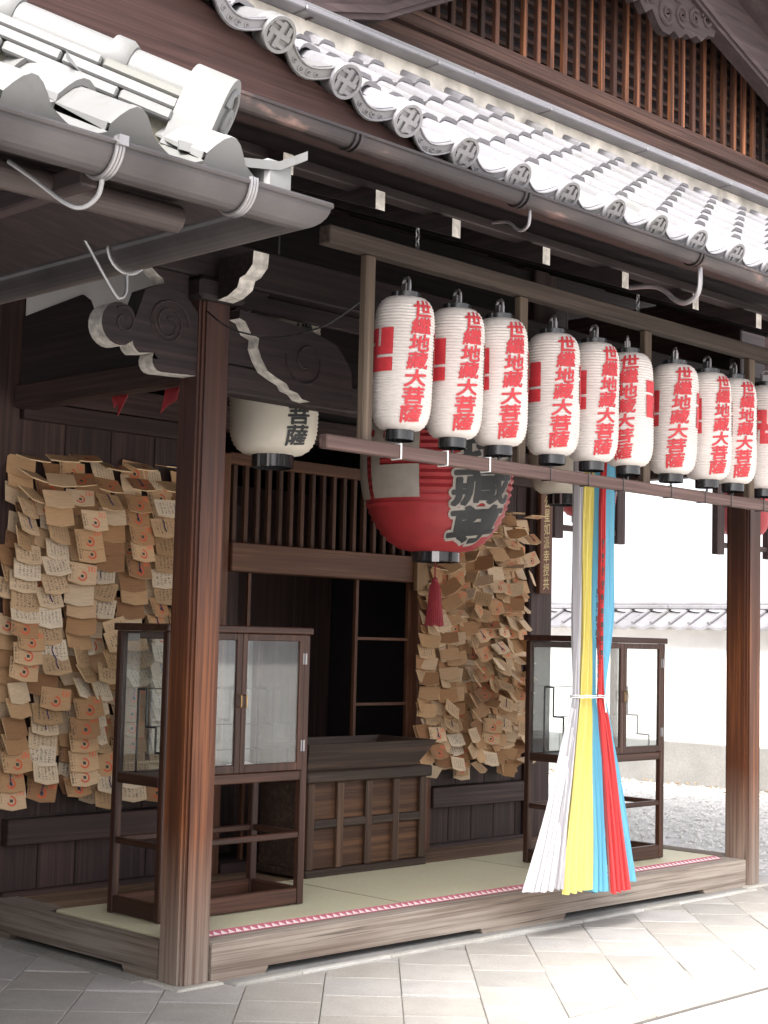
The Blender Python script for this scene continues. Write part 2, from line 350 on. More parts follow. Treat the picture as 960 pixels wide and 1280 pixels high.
def ema(name, face, stuff=False):
    """wooden votive plaque; face 'blank', 'text' (brush or pen writing) or 'ring' (red ring stamp); uv spans the plaque"""
    mt, n, b = new_mat(name); tc = n.nodes.new('ShaderNodeTexCoord'); sp = n.nodes.new('ShaderNodeSeparateXYZ'); n.links.new(tc.outputs['UV'], sp.inputs[0])
    U, V = sp.outputs[0], sp.outputs[1]
    if stuff: at = N(n, 'ShaderNodeAttribute', attribute_name='rnd'); rnd = at.outputs['Fac']
    else: rnd = n.nodes.new('ShaderNodeObjectInfo').outputs['Random']
    cb = n.nodes.new('ShaderNodeCombineXYZ'); n.links.new(math_n(n, 'MULTIPLY', U, 3.0), cb.inputs[0]); n.links.new(math_n(n, 'MULTIPLY', V, 40.0), cb.inputs[1]); n.links.new(math_n(n, 'MULTIPLY', rnd, 77.0), cb.inputs[2])
    t = N(n, 'ShaderNodeTexNoise', Scale=1.0, Detail=4.0); n.links.new(cb.outputs[0], t.inputs['Vector'])
    w1 = ramp(n, rnd, [(0.0, (0.26, 0.13, 0.065)), (0.3, (0.42, 0.24, 0.12)), (0.65, (0.56, 0.36, 0.20)), (1.0, (0.68, 0.53, 0.37))])
    if face == 'text': w1 = ramp(n, rnd, [(0.0, (0.36, 0.22, 0.11)), (0.5, (0.54, 0.37, 0.22)), (1.0, (0.70, 0.59, 0.45))])
    c = mixc(n, 1.0, w1, ramp(n, t.outputs[0], [(0.3, 0.8), (0.7, 1.05)]), 'MULTIPLY')
    def box_mask(x0, x1, y0, y1):
        a = math_n(n, 'MULTIPLY', math_n(n, 'GREATER_THAN', U, x0), math_n(n, 'LESS_THAN', U, x1))
        return math_n(n, 'MULTIPLY', a, math_n(n, 'MULTIPLY', math_n(n, 'GREATER_THAN', V, y0), math_n(n, 'LESS_THAN', V, y1)))
    def writing(cols, mask, dens, vs):
        uc = math_n(n, 'MULTIPLY', U, float(cols)); fr = math_n(n, 'FRACT', uc)
        band = math_n(n, 'LESS_THAN', math_n(n, 'ABSOLUTE', math_n(n, 'SUBTRACT', fr, 0.5)), 0.3)
        c2 = n.nodes.new('ShaderNodeCombineXYZ'); n.links.new(math_n(n, 'MULTIPLY', U, cols * 3.0), c2.inputs[0]); n.links.new(math_n(n, 'MULTIPLY', V, vs), c2.inputs[1]); n.links.new(math_n(n, 'MULTIPLY', rnd, 301.0), c2.inputs[2])
        tn = N(n, 'ShaderNodeTexNoise', Scale=1.0, Detail=1.0); n.links.new(c2.outputs[0], tn.inputs['Vector'])
        on = math_n(n, 'GREATER_THAN', tn.outputs[0], dens)
        return math_n(n, 'MULTIPLY', math_n(n, 'MULTIPLY', band, on), mask)
    if face == 'text':
        k = writing(7, box_mask(0.1, 0.92, 0.22, 0.84), 0.54, 26.0); c = mixc(n, math_n(n, 'MULTIPLY', k, 0.75), c, (0.05, 0.045, 0.05))
    if face == 'ring':
        du = math_n(n, 'MULTIPLY', math_n(n, 'SUBTRACT', U, 0.5), 1.35); dv = math_n(n, 'SUBTRACT', V, 0.42)
        d = math_n(n, 'SQRT', math_n(n, 'ADD', math_n(n, 'MULTIPLY', du, du), math_n(n, 'MULTIPLY', dv, dv)))
        ring = math_n(n, 'LESS_THAN', math_n(n, 'ABSOLUTE', math_n(n, 'SUBTRACT', d, 0.195)), 0.036)
        gap = math_n(n, 'GREATER_THAN', math_n(n, 'ADD', du, math_n(n, 'MULTIPLY', dv, -0.6)), -0.14)
        c = mixc(n, math_n(n, 'MULTIPLY', math_n(n, 'MULTIPLY', ring, gap), 0.9), c, (0.62, 0.08, 0.04))
        sq = math_n(n, 'MULTIPLY', math_n(n, 'LESS_THAN', math_n(n, 'ABSOLUTE', du), 0.07), math_n(n, 'LESS_THAN', math_n(n, 'ABSOLUTE', dv), 0.065))
        c = mixc(n, sq, c, (0.06, 0.05, 0.05))
        c = mixc(n, math_n(n, 'MULTIPLY', writing(9, box_mask(0.7, 0.95, 0.66, 0.92), 0.42, 16.0), 0.8), c, (0.75, 0.12, 0.06))
        c = mixc(n, math_n(n, 'MULTIPLY', writing(8, box_mask(0.03, 0.17, 0.2, 0.85), 0.5, 16.0), 0.8), c, (0.06, 0.05, 0.05))
    n.links.new(c, b.inputs['Base Color']); b.inputs['Roughness'].default_value = 0.75; b.inputs['Specular IOR Level'].default_value = 0.25
    return mt
EMA = {k: ema('ema_' + k, k) for k in ('blank', 'text', 'ring')}
EMAS = {k: ema('ema_layer_' + k, k, True) for k in ('blank', 'text', 'ring')}
EMAEDGE = plain('plaque_edge_wood', (0.62, 0.44, 0.26), 0.8)

# ---------------------------------------------------------------- lettering
def glyphs(text, ch_h, ch_w, off=0.03, shear=0.0, maxlen=0.02, rot=0):
    """column of characters as flat triangles, centred; returns (verts2d, faces)"""
    V, F = [], []
    for i, ch in enumerate(text):
        c = bpy.data.curves.new('lettering', 'FONT'); c.body = ch; c.offset = off; c.resolution_u = 3
        o = bpy.data.objects.new('lettering', c); col.objects.link(o)
        me = bpy.data.meshes.new_from_object(o.evaluated_get(bpy.context.evaluated_depsgraph_get()))
        bpy.data.objects.remove(o); bpy.data.curves.remove(c)
        xs = [v.co.x for v in me.vertices]; ys = [v.co.y for v in me.vertices]
        cx, cy = (min(xs)+max(xs))/2, (min(ys)+max(ys))/2; sx = ch_w / (max(xs)-min(xs)); sy = ch_h*0.93 / (max(ys)-min(ys))
        if ch in '一二': sy = sx
        bm = bmesh.new(); bm.from_mesh(me); bpy.data.meshes.remove(me)
        y0 = (len(text)-1)/2*ch_h - i*ch_h
        for v in bm.verts:
            x = (v.co.x - cx)*sx; y = (v.co.y - cy)*sy
            y += x * 0.10; v.co = Vector((x + (y0+y)*shear, y0 + y, 0))
        bmesh.ops.dissolve_degenerate(bm, dist=ch_h*0.004, edges=bm.edges)
        bmesh.ops.triangulate(bm, faces=bm.faces)
        for _ in range(3):
            le = [e for e in bm.edges if e.calc_length() > maxlen]
            if not le: break
            bmesh.ops.subdivide_edges(bm, edges=le, cuts=1); bmesh.ops.triangulate(bm, faces=bm.faces)
        bm.verts.index_update(); n0 = len(V)
        V += [(v.co.x, v.co.y) for v in bm.verts]
        for f in bm.faces:
            idx = [n0 + v.index for v in f.verts]
            if f.normal.z < 0: idx = idx[::-1]
            F.append(tuple(idx))
        bm.free()
    return V, F
def bolder(VF, d, ring=6):
    V, F = VF; out = ([], [], [])
    for k in range(ring+1):
        a = 2*math.pi*k/ring; dx, dy = (0, 0) if k == ring else (d*math.cos(a), d*math.sin(a)); n0 = len(out[0])
        out[0].extend((x+dx, y+dy) for x, y in V); out[1].extend(tuple(n0+i for i in f) for f in F); out[2].extend([k*0.00012]*len(V))
    return out
def wrap(*A):
    """wrap flat lettering round a body of revolution; az = azimuth faced, +x of the writing runs to the reader's right"""
    if callable(A[2]): V, F, Rf, az, zc, lift = A; L = None
    else: V, F, L, Rf, az, zc, lift = A
    mb = MB()
    for i, (x, y) in enumerate(V):
        z = zc + y; r = Rf(z); a = az + x / max(r0_ref[0], 0.01); r += lift + (L[i] if L else 0)
        mb.v.append((r * math.cos(a), r * math.sin(a), z))
    mb.f = F[:]; mb.fm = [0]*len(F); return mb
r0_ref = [0.13]
def crest_grid(size, slits=True, nx=26, ny=26):
    s = size/2; V, F = [], []
    sl = [(.18, .34, .16, 1.1), (.1, 1.1, -.36, -.22), (-.34, -.18, -1.1, -.16), (-1.1, -.1, .22, .36)]
    bx = sorted(set([-1, 1] + [q for a in sl for q in a[:2] if abs(q) < 1] + [i/6 for i in range(-5, 6)])); by = sorted(set([-1, 1] + [q for a in sl for q in a[2:] if abs(q) < 1] + [i/6 for i in range(-5, 6)]))
    for i in range(len(bx)-1):
        for j in range(len(by)-1):
            mx, my = (bx[i]+bx[i+1])/2, (by[j]+by[j+1])/2
            if any(a < mx < b and c < my < d for a, b, c, d in sl) == slits: continue
            n0 = len(V); V += [(bx[i]*s, by[j]*s), (bx[i+1]*s, by[j]*s), (bx[i+1]*s, by[j+1]*s), (bx[i]*s, by[j+1]*s)]; F.append((n0, n0+1, n0+2, n0+3))
    return V, F

# ================================================================ ground
mb = MB(); mb.quad((-60,-60,-0.07), (60,-60,-0.07), (60,60,-0.07), (-60,60,-0.07))
ground = mb.build('ground', GRAV, kind='structure')
pav = MB().box((-7, -1.42, -0.066), (7.2, -0.02, -0.012)).box((-7, -0.02, -0.066), (-0.02, 4.0, -0.012)).build('pavement', JOINT, kind='structure')
curb = MB()
crb = MB(); x = -7.0
kerb = thing('kerb', None, None); del kerb
kerbo = MB().box((-7, -1.60, -0.068), (9.0, -1.424, -0.02)).build('kerb', JOINT, kind='structure')
while x < 9:
    L = 0.9 + rng.random()*0.5
    MB().bbox((x, -1.598, -0.05), (x+L-0.006, -1.428, 0.004+rng.random()*0.003), 0.008).build('kerb_stone', CURB, kerbo); x += L
def clip(poly, a, b, c):
    out = []
    for i in range(len(poly)):
        p, q = poly[i], poly[(i+1) % len(poly)]; dp, dq = a*p[0]+b*p[1]-c, a*q[0]+b*q[1]-c
        if dp >= 0: out.append(p)
        if dp*dq < 0: t = dp/(dp-dq); out.append((p[0]+(q[0]-p[0])*t, p[1]+(q[1]-p[1])*t))
    return out
S2 = math.sqrt(0.5); W_ = 0.345
cand = []
for i in range(-30, 40):
    offr = rng.random()*0.35
    t = -9 + offr
    while t < 9:
        L = 0.36 if rng.random() < 0.7 else 0.30
        u0, u1, t0, t1 = i*W_ + 0.002, (i+1)*W_ - 0.002, t + 0.005, t + L - 0.005; t += L
        # u across (camera right), t along the view
        P = [((u*S2 + t_*S2) - 0.09, (-u*S2 + t_*S2)) for u, t_ in ((u0, t0), (u1, t0), (u1, t1), (u0, t1))]
        P = clip(P, 0, 1, -1.415)
        if len(P) < 3: continue
        P = clip(P, -1, 0, -6.5)
        if len(P) < 3: continue
        cx_, cy_ = sum(p[0] for p in P)/len(P), sum(p[1] for p in P)/len(P)
        if cx_ > 0.22 and cy_ > 0.2: continue
        if cy_ > 3.2 or cx_ < -4.0: continue
        if abs(sum(P[a][0]*P[(a+1) % len(P)][1]-P[(a+1) % len(P)][0]*P[a][1] for a in range(len(P))))/2 < 0.004: continue
        v = Vector((cx_, cy_, 0)) - cam.matrix_world.translation; dep = v.dot(D); sx = v.dot(RT)/dep; sy = v.dot(UP)/dep
        inv = abs(sx) < 0.29 and abs(sy) < 0.37
        cand.append((0 if inv else 1, dep, P))
cand.sort(key=lambda q: q[:2]); rest = MB()
def paver(P, mb):
    z = 0.0 + rng.uniform(-0.004, 0.003); n = len(P); cx_, cy_ = sum(p[0] for p in P)/n, sum(p[1] for p in P)/n
    tz = [z + rng.uniform(-0.0015, 0.0015) for _ in P]; a = len(mb.v)
    mb.v += [(p[0], p[1], -0.03) for p in P] + [(p[0], p[1], q-0.0022) for p, q in zip(P, tz)] + [(p[0]+(cx_-p[0])*0.022, p[1]+(cy_-p[1])*0.022, q) for p, q in zip(P, tz)]
    for i in range(n):
        j = (i+1) % n
        for k in (0, 1): mb.f.append((a+k*n+i, a+k*n+j, a+(k+1)*n+j, a+(k+1)*n+i)); mb.fm.append(0)
    mb.f.append(tuple(a+2*n+i for i in range(n))); mb.fm.append(0)
for k, (iv, dep, P) in enumerate(cand):
    if iv == 0 and k < 290: q = MB(); paver(P, q); q.build('paving_stone', PAVER, pav, fixn=True)
    elif dep < 9: paver(P, rest)
if rest.f: rest.build('paving_stones', PAVER, pav, fixn=True, kind='stuff')
# coarse pebble pavement beyond the kerb
lane = MB().box((-8, -12, -0.066), (12, -1.604, -0.03)).build('pebble_pavement', GRAV, kind='structure')
# gravel bed: stones as real relief
gb = MB()
for i in range(9000):
    t = rng.random()**0.8; X = 4.9 + t*6.0; Y = rng.uniform(0.2, 7.2) if i % 3 else rng.uniform(0.2, 4.5)
    if Y > 2.2 + (X-4.9)*1.0: continue
    s = rng.uniform(0.014, 0.03); rz = rng.random()*6.28; a = len(gb.v); z = -0.045 + rng.random()*0.02
    c, q = math.cos(rz)*s, math.sin(rz)*s; k = rng.uniform(0.6, 1)
    gb.v += [(X+c, Y+q, z), (X-q*k, Y+c*k, z), (X-c, Y-q, z), (X+q*k, Y-c*k, z), (X+s*0.2, Y, z+s*0.7)]
    for f in ((0,1,4),(1,2,4),(2,3,4),(3,0,4)): gb.f.append(tuple(a+j for j in f)); gb.fm.append(0)
gb.build('gravel', PEB, kind='stuff', label='loose grey gravel covering the yard right of the worship porch')
gbed = MB(); gbed.quad((4.86, 0.0, -0.045), (11.2, 0.0, -0.045), (11.2, 14, -0.045), (4.86, 14, -0.045)); gbed.build('gravel_bed', GRAV, kind='structure')
MB().box((4.84, -1.42, -0.06), (11.4, -0.02, -0.006)).build('path', PAVER, kind='structure')
lf = MB()
for i in range(150):
    X = 10.85 - abs(rng.gauss(0, 0.25)); Y = rng.uniform(2.5, 8.5); s = rng.uniform(0.02, 0.05); a = rng.random()*6.3; z = -0.02 + rng.random()*0.03
    c, q = math.cos(a)*s, math.sin(a)*s; lf.quad((X+c, Y+q, z), (X-q*.5, Y+c*.5, z+0.015), (X-c, Y-q, z), (X+q*.5, Y-c*.5, z+0.01))
lf.build('fallen_leaves', LEAF, kind='stuff', label='dry orange leaves blown along the foot of the white wall')

# ================================================================ far courtyard wall with tiled cap
fw = thing('courtyard_wall', 'white plastered courtyard wall with stone plinth and scalloped tile cap behind the gravel', 'wall', (11, 5, 0))
MB().box((0, -12, 0.42), (0.3, 12, 1.74)).build('plaster_face', PLASTER, fw)
for k in range(16): MB().bbox((-0.05, -12+k*1.5+0.004, -0.06), (0.34, -12+(k+1)*1.5-0.004, 0.45), 0.012).build('plinth_stone', PLINTH, fw)
MB().box((-0.10, -12, 1.74), (0.40, 12, 1.79)).build('cornice', PLASTER, fw)
ct = MB(); pr = [(i/10*0.26, -0.035*math.sin(math.pi*i/10)) for i in range(11)]
for i in range(10):
    (x0, z0), (x1, z1) = pr[i], pr[i+1]
    ct.quad((-0.24, x0, 1.80+z0), (-0.24, x1, 1.80+z1), (0.14, x1, 1.97+z1*0.6), (0.14, x0, 1.97+z0*0.6))
    ct.quad((-0.24, x0, 1.79+z0-0.02), (-0.24, x1, 1.79+z1-0.02), (-0.24, x1, 1.80+z1), (-0.24, x0, 1.80+z0))
ct.tube([(-0.25, 0, 1.81), (0.14, 0, 1.985)], 0.022, 8)
ctm = ct.mesh('cap_tile', TILE, True)
for k in range(44): link('cap_tile', ctm, fw, loc=(0, -5.7 + k*0.26, 0))
for k in range(12): MB().bbox((0.06, -6+k*1.0+0.003, 1.98), (0.24, -6+(k+1)*1.0-0.003, 2.03), 0.01).build('ridge_tile', TILE, fw)
MB().tube([(0.15, -6, 2.05), (0.15, 6, 2.05)], 0.05, 12).build('ridge_cap', TILE, fw, smooth=True)

# ================================================================ worship hall and its porch
hall = thing('temple_hall', 'dark timber temple hall with tiled worship porch, white lanterns and latticed gable', 'temple', (0, 0, 0))
PW = 0.178; L_ = 4.63; PT = 0.178; BY = 1.6
def post(x, y, wd, z0, z1, mat, c=0.014): return MB().bbox((x, y, z0), (x+wd, y+wd, z1), c).build('porch_post', mat, hall)
def chamfer_post(x, y, wd, z0, z1):
    g = 0.016; mb = MB(); pl = []
    for (sx, sy) in ((0,0),(1,0),(1,1),(0,1)):
        X = x + sx*wd; Y = y + sy*wd; dx = 1 if sx == 0 else -1; dy = 1 if sy == 0 else -1
        a = (X, Y + dy*g*1.6); b = (X + dx*g*0.75, Y + dy*g*1.6); c_ = (X + dx*g*0.75, Y + dy*g*0.75); d = (X + dx*g*1.6, Y + dy*g*0.75); e = (X + dx*g*1.6, Y)
        seq = [a, b, c_, d, e] if (sx, sy) in ((0,0),(1,1)) else [e, d, c_, b, a]
        pl += seq
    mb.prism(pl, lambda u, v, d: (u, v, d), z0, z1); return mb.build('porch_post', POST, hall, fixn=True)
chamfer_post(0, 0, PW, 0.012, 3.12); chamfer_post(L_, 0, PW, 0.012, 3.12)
for X in (0, L_):
    MB().bbox((X-0.045, -0.045, -0.04), (X+PW+0.045, PW+0.045, 0.010), 0.01).build('base_stone', CURB, hall)
B('corner_post', (-0.07, BY, -0.02), (0.075, BY+0.16, 4.3), WZ, hall); B('corner_post', (4.32, BY-0.01, 0), (4.575, BY+0.2, 4.3), WZ, hall, c=0.012)
# platform: front and side sill beams with low openings
def sill(x0, x1, z0, z1, cuts, f, d0, d1, mat, name='platform_beam'):
    pts = [(x0, z0)]
    for a, b in cuts: pts += [(a, z0), (a+0.02, z0+0.034), (b-0.02, z0+0.03), (b, z0)]
    pts += [(x1, z0), (x1, z1-0.012), (x1-0.004, z1), (x0+0.004, z1), (x0, z1-0.012)]
    MB().prism(pts, f, d0, d1).build(name, mat, hall, fixn=True)
sill(PW+0.001, L_-0.001, 0.004, PT, [(0.50, 2.03), (2.72, 4.15)], lambda u, v, d: (u, d, v), 0.006, 0.17, SILLX)
sill(PW+0.001, BY-0.002, 0.004, PT, [(0.42, 1.40)], lambda u, v, d: (d, u, v), 0.008, 0.17, SILLY)
sill(PW+0.001, BY-0.012, 0.004, PT, [(0.42, 1.40)], lambda u, v, d: (d, u, v), L_+0.02, L_+PW-0.01, SILLY)
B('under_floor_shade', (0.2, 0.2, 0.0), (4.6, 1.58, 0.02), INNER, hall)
for k in range(10):
    y0 = 0.172 + k*0.1425
    B('floor_board', (0.172, y0, 0.13), (4.648, y0+0.140, PT-0.006+rng.uniform(-.001, .001)), FLOOR, hall, c=0.003)
B('footing_stone', (PW+0.046, -0.07, -0.04), (L_-0.046, 0.17, 0.0045), PLINTH, hall, c=0.004)
x = PW+0.05
while x < L_-0.1:
    L = min(0.35+rng.random()*0.5, L_-0.05-x); MB().bbox((x, -0.115, -0.04), (x+L-0.005, -0.072, 0.012+rng.random()*0.004), 0.006).build('footing_edge', CURB, hall); x += L
B('footing_stone', (-0.09, PW+0.05, -0.04), (0.17, BY, 0.0065), PLINTH, hall, c=0.004)

# tatami runner with patterned cloth border
tm = thing('tatami_mat', 'pale green tatami matting with red and white scalloped cloth edge on the platform', 'mat', (0.06, 0, PT))
def uvquad(me_name, mat, quads, parent, name, **kw):
    me = bpy.data.meshes.new(me_name); V = []; F = []; UVs = []
    for P, U in quads:
        n0 = len(V); V += P; F.append(tuple(range(n0, n0+len(P)))); UVs += U
    me.from_pydata(V, [], F); me.materials.append(mat); uv = me.uv_layers.new(name='UVMap')
    for i, u in enumerate(UVs): uv.data[i].uv = u
    return link(name, me, parent, **kw)
MB().bbox((0.0, 0.16, 0), (4.45, 1.06, 0.016), 0.003).build('rush_surface', TATAMI, tm)
for xx in (1.50, 2.99): MB().box((xx, 0.17, 0.0165), (xx+0.006, 1.05, 0.0172)).build('seam', FLOOR, tm)
def bord(x0, y0, x1, y1, h0, h1, n):
    return uvquad('border', BORDER, [([(x0, y0, h0), (x1, y0, h0), (x1, y1, h1), (x0, y1, h1)], [(0, 0), (n, 0), (n, 1), (0, 1)])], tm, 'cloth_border')
bord(0.0, 0.112, 4.45, 0.160, 0.0025, 0.018, 100); bord(0.0, 1.106, 4.45, 1.055, 0.0025, 0.018, 100)

# back wall: lower boards, rails, boards carrying the plaques, door with transom lattice
for (xa, xb) in ((0.08, 1.36), (3.30, 4.31)):
    x = xa
    while x < xb-0.01:
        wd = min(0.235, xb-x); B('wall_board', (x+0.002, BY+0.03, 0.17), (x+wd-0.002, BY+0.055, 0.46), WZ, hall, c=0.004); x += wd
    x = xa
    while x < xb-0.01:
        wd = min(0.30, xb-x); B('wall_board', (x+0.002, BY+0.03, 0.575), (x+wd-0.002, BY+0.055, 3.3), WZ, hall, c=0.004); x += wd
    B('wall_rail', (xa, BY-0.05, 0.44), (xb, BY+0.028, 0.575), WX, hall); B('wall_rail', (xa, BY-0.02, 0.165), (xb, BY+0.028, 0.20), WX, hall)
    B('wall_rail', (xa, BY-0.03, 2.66), (xb, BY+0.028, 2.755), WX, hall)
B('door_jamb', (3.14, BY-0.03, 0.17), (3.298, BY+0.10, 2.62), FRAMEZ, hall); B('door_jamb', (1.362, BY-0.03, 0.17), (1.50, BY+0.10, 2.62), FRAMEZ, hall)
B('door_lintel', (1.502, BY-0.06, 1.925), (3.138, BY+0.08, 2.095), FRAMEX, hall); B('door_sill', (1.502, BY-0.05, 0.17), (3.138, BY+0.10, 0.23), WX, hall)
B('name_block', (3.045, BY-0.10, 1.87), (3.155, BY-0.062, 2.09), LIGHTW, hall)
tl = MB().bbox((1.502, BY-0.02, 2.56), (3.138, BY+0.04, 2.63), 0.004).build('transom_lattice', FRAMEX, hall)
for k in range(18):
    X = 1.535 + k*0.0905; MB().bbox((X, BY-0.012, 2.096), (X+0.03, BY+0.02, 2.559), 0.003).build('lattice_bar', LATT, tl)
dr = MB()
dr.box((1.505, BY+0.04, 0.232), (1.53, BY+0.065, 1.922)).box((3.11, BY+0.04, 0.232), (3.136, BY+0.065, 1.922))
drm = dr.build('sliding_door_frame', FRAMEZ, hall)
for X in (1.70, 2.605): MB().box((X, BY+0.02, 0.232), (X+0.022, BY+0.045, 1.922)).build('muntin', FRAMEZ, drm)
for Z in (1.54, 1.12, 0.70): MB().box((2.63, BY+0.041, Z), (3.108, BY+0.058, Z+0.018)).build('muntin', FRAMEX, drm)
# dim room behind the door: rear wall with plank joints, altar shelf shapes
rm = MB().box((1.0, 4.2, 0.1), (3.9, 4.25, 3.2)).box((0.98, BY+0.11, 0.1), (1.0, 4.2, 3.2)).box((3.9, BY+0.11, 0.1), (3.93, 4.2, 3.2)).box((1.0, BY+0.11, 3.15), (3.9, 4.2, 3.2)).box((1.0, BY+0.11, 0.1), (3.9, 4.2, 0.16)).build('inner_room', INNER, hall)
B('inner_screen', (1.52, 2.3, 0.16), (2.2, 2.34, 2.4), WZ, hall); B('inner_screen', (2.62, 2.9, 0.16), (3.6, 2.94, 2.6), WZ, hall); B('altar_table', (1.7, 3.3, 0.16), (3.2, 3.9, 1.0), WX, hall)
# beams above
B('tie_beam', (PW+0.001, 0.03, 2.665), (L_-0.001, 0.15, 2.80), RX, hall, c=0.01)
B('purlin', (-0.75, 0.0, 3.168), (L_+0.9, 0.16, 3.36), RX, hall, c=0.008)
for X in (0.03, L_+0.03):
    B('side_tie_beam', (X, PW+0.001, 2.71), (X+0.12, BY-0.002, 2.83), WY, hall, c=0.01)
    pl = [(0.2, 3.10), (0.2, 2.834), (1.598, 2.834), (1.598, 3.20), (1.06, 3.245), (1.0, 3.21), (0.93, 3.10), (0.6, 2.97), (0.45, 3.02), (0.3, 3.09)]
    MB().prism(pl, lambda u, v, d: (d, u, v), X+0.035, X+0.085).build('curved_side_board', RYW, hall, fixn=True)
    MB().box((X+0.05, 0.12, 2.84), (X+0.07, 1.598, 3.95)).build('gable_panel', PLASTER if X < 1 else WY, hall)
    B('side_purlin', (X, 0.165, 3.33), (X+0.12, BY-0.002, 3.50), RYW, hall)
B('eave_wall', (6.002, BY+0.05, 3.30), (7.6, BY+0.10, 4.8), RX, hall)
B('eave_wall', (4.58, BY+0.05, 3.30), (6.0, BY+0.10, 4.34), RX, hall)
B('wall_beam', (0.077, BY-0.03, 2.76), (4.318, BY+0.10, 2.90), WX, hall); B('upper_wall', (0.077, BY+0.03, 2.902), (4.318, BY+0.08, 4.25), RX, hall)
# carved beam ends, white painted along the narrow faces
def scroll(cx_, cz, r0, r1, y, turns=1.6, n=22, st=0.0, flip=1, rad=0.006):
    P = []
    for i in range(n+1):
        t = i/n; a = st + flip*turns*2*math.pi*t; r = r0 + (r1-r0)*t; P.append((cx_ + r*math.cos(a), y, cz + r*math.sin(a)))
    return P
def arc(cx_, cz, r, a0, a1, n): return [(cx_ + r*math.cos(R(a0+(a1-a0)*i/n)), cz + r*math.sin(R(a0+(a1-a0)*i/n))) for i in range(n+1)]
def nosing(out, white, y0, y1, flipx=None, curls=()):
    f = (lambda u, v, d: (u, d, v)) if flipx is None else (lambda u, v, d: (flipx-u, d, v))
    mb = MB(); mb.prism(out, f, y0, y1, edge_mat=1, edges=white)
    o = mb.build('beam_nosing', [RX, WHITEP], hall, fixn=False)
    cb = MB()
    for (a, b, r0, r1, st, fl) in curls:
        P = scroll(a, b, r0, r1, 0, 1.3, 20, st, fl)
        P = [f(p[0], p[2], y0-0.001) for p in P]; cb.tube(P, 0.006, 6)
    if cb.f: cb.build('carved_scroll', RX, o, smooth=True)
left = [(-0.001, 2.715)] + arc(-0.20, 2.755, 0.05, 270, 150, 5) + arc(-0.20, 2.80, 0.045, 250, 200, 2) + arc(-0.30, 2.83, 0.06, 250, 190, 4) + arc(-0.43, 2.885, 0.095, 290, 90, 12) + arc(-0.405, 2.92, 0.055, 80, 0, 4) + [(-0.30, 3.06), (-0.2, 3.105), (-0.08, 3.08), (-0.001, 3.0)]
nw = len(left); wset = set(range(0, nw-8))
nosing(left, wset, 0.03, 0.13, curls=((-0.41, 2.90, 0.065, 0.015, 2.2, -1), (-0.17, 2.93, 0.12, 0.02, 0.0, 1), (-0.17, 2.93, 0.10, 0.05, 2.0, 1)))
nosing(left, wset, 0.03, 0.13, flipx=L_+PW, curls=((-0.41, 2.90, 0.065, 0.015, 2.2, -1), (-0.17, 2.93, 0.12, 0.02, 0.0, 1)))
B('bracket_backing', (PW+0.002, 0.030, 2.802), (0.66, 0.06, 3.02), RX, hall)
B('upper_shade_board', (PW+0.002, 0.09, 3.085), (L_-0.002, 0.12, 3.166), RX, hall)  # dark strip added over the bright lantern top, standing in for shade
br = [(PW+0.001, 3.04)] + [(PW+0.001, 3.0)] + [(0.215, 2.99), (0.25, 2.94), (0.30, 2.925), (0.295, 2.88)] + [(0.32, 2.83), (0.36, 2.78), (0.42, 2.755), (0.48, 2.735), (0.50, 2.71), (0.55, 2.70), (0.58, 2.675), (0.63, 2.67)] + [(0.92, 2.67), (0.90, 2.86), (0.80, 2.97), (0.60, 3.02), (0.40, 3.03)]
nosing(br, set(range(1, 13)), -0.045, 0.028, curls=((0.60, 2.86, 0.13, 0.03, 3.0, 1),))
brm = [(x_, z_) for x_, z_ in br]
nosing(brm, set(range(1, 13)), -0.045, 0.028, flipx=L_+PW, curls=((0.60, 2.86, 0.13, 0.03, 3.0, 1),))
for X0 in (0.0, L_):
    cx_ = X0 + 0.089
    B('bearing_block', (X0-0.045, -0.045, 3.06), (X0+PW+0.045, PW+0.045, 3.165), RX, hall, c=0.02)
    for (dx, nm) in ((-1, 'x'), (1, 'x')):
        f = (lambda u, v, d, s=dx: (cx_ + s*u, d, v))
        pl = [(0.14, 3.10), (0.14, 3.06), (0.20, 3.06), (0.24, 3.07), (0.275, 3.10), (0.285, 3.13), (0.31, 3.14), (0.345, 3.165), (0.36, 3.20), (0.36, 3.235), (0.14, 3.235)]
        MB().prism(pl, f, 0.045, 0.125, edge_mat=1, edges={1,2,3,4,5,6,7,8}).build('bracket_arm', [RX, WHITEP], hall)
    pl = [(0.10, 3.06), (0.17, 3.07), (0.235, 3.10), (0.25, 3.14), (0.29, 3.15), (0.335, 3.19), (0.34, 3.25), (0.10, 3.25)]
    MB().prism(pl, lambda u, v, d: (d, 0.0-u+0.05, v), cx_-0.045, cx_+0.045, edge_mat=1, edges={0,1,2,3,4,5}).build('bracket_arm', [RX, WHITEP], hall)
# sign on the rear right post
sg = thing('vertical_sign', 'narrow dark vertical signboard with gold characters hung on the rear right post', 'sign', (4.36, 1.535, 1.90))
B('board', (0, 0, 0), (0.135, 0.04, 0.74), SIGNB, sg)
V, F = glyphs('公星如派幸授共', 0.098, 0.065, 0.012, maxlen=9)
mb = MB(); mb.v = [(0.0675+x, -0.0015, 0.37+y) for x, y in V]; mb.f = F; mb.fm = [0]*len(F); mb.build('lettering', GOLD, sg)

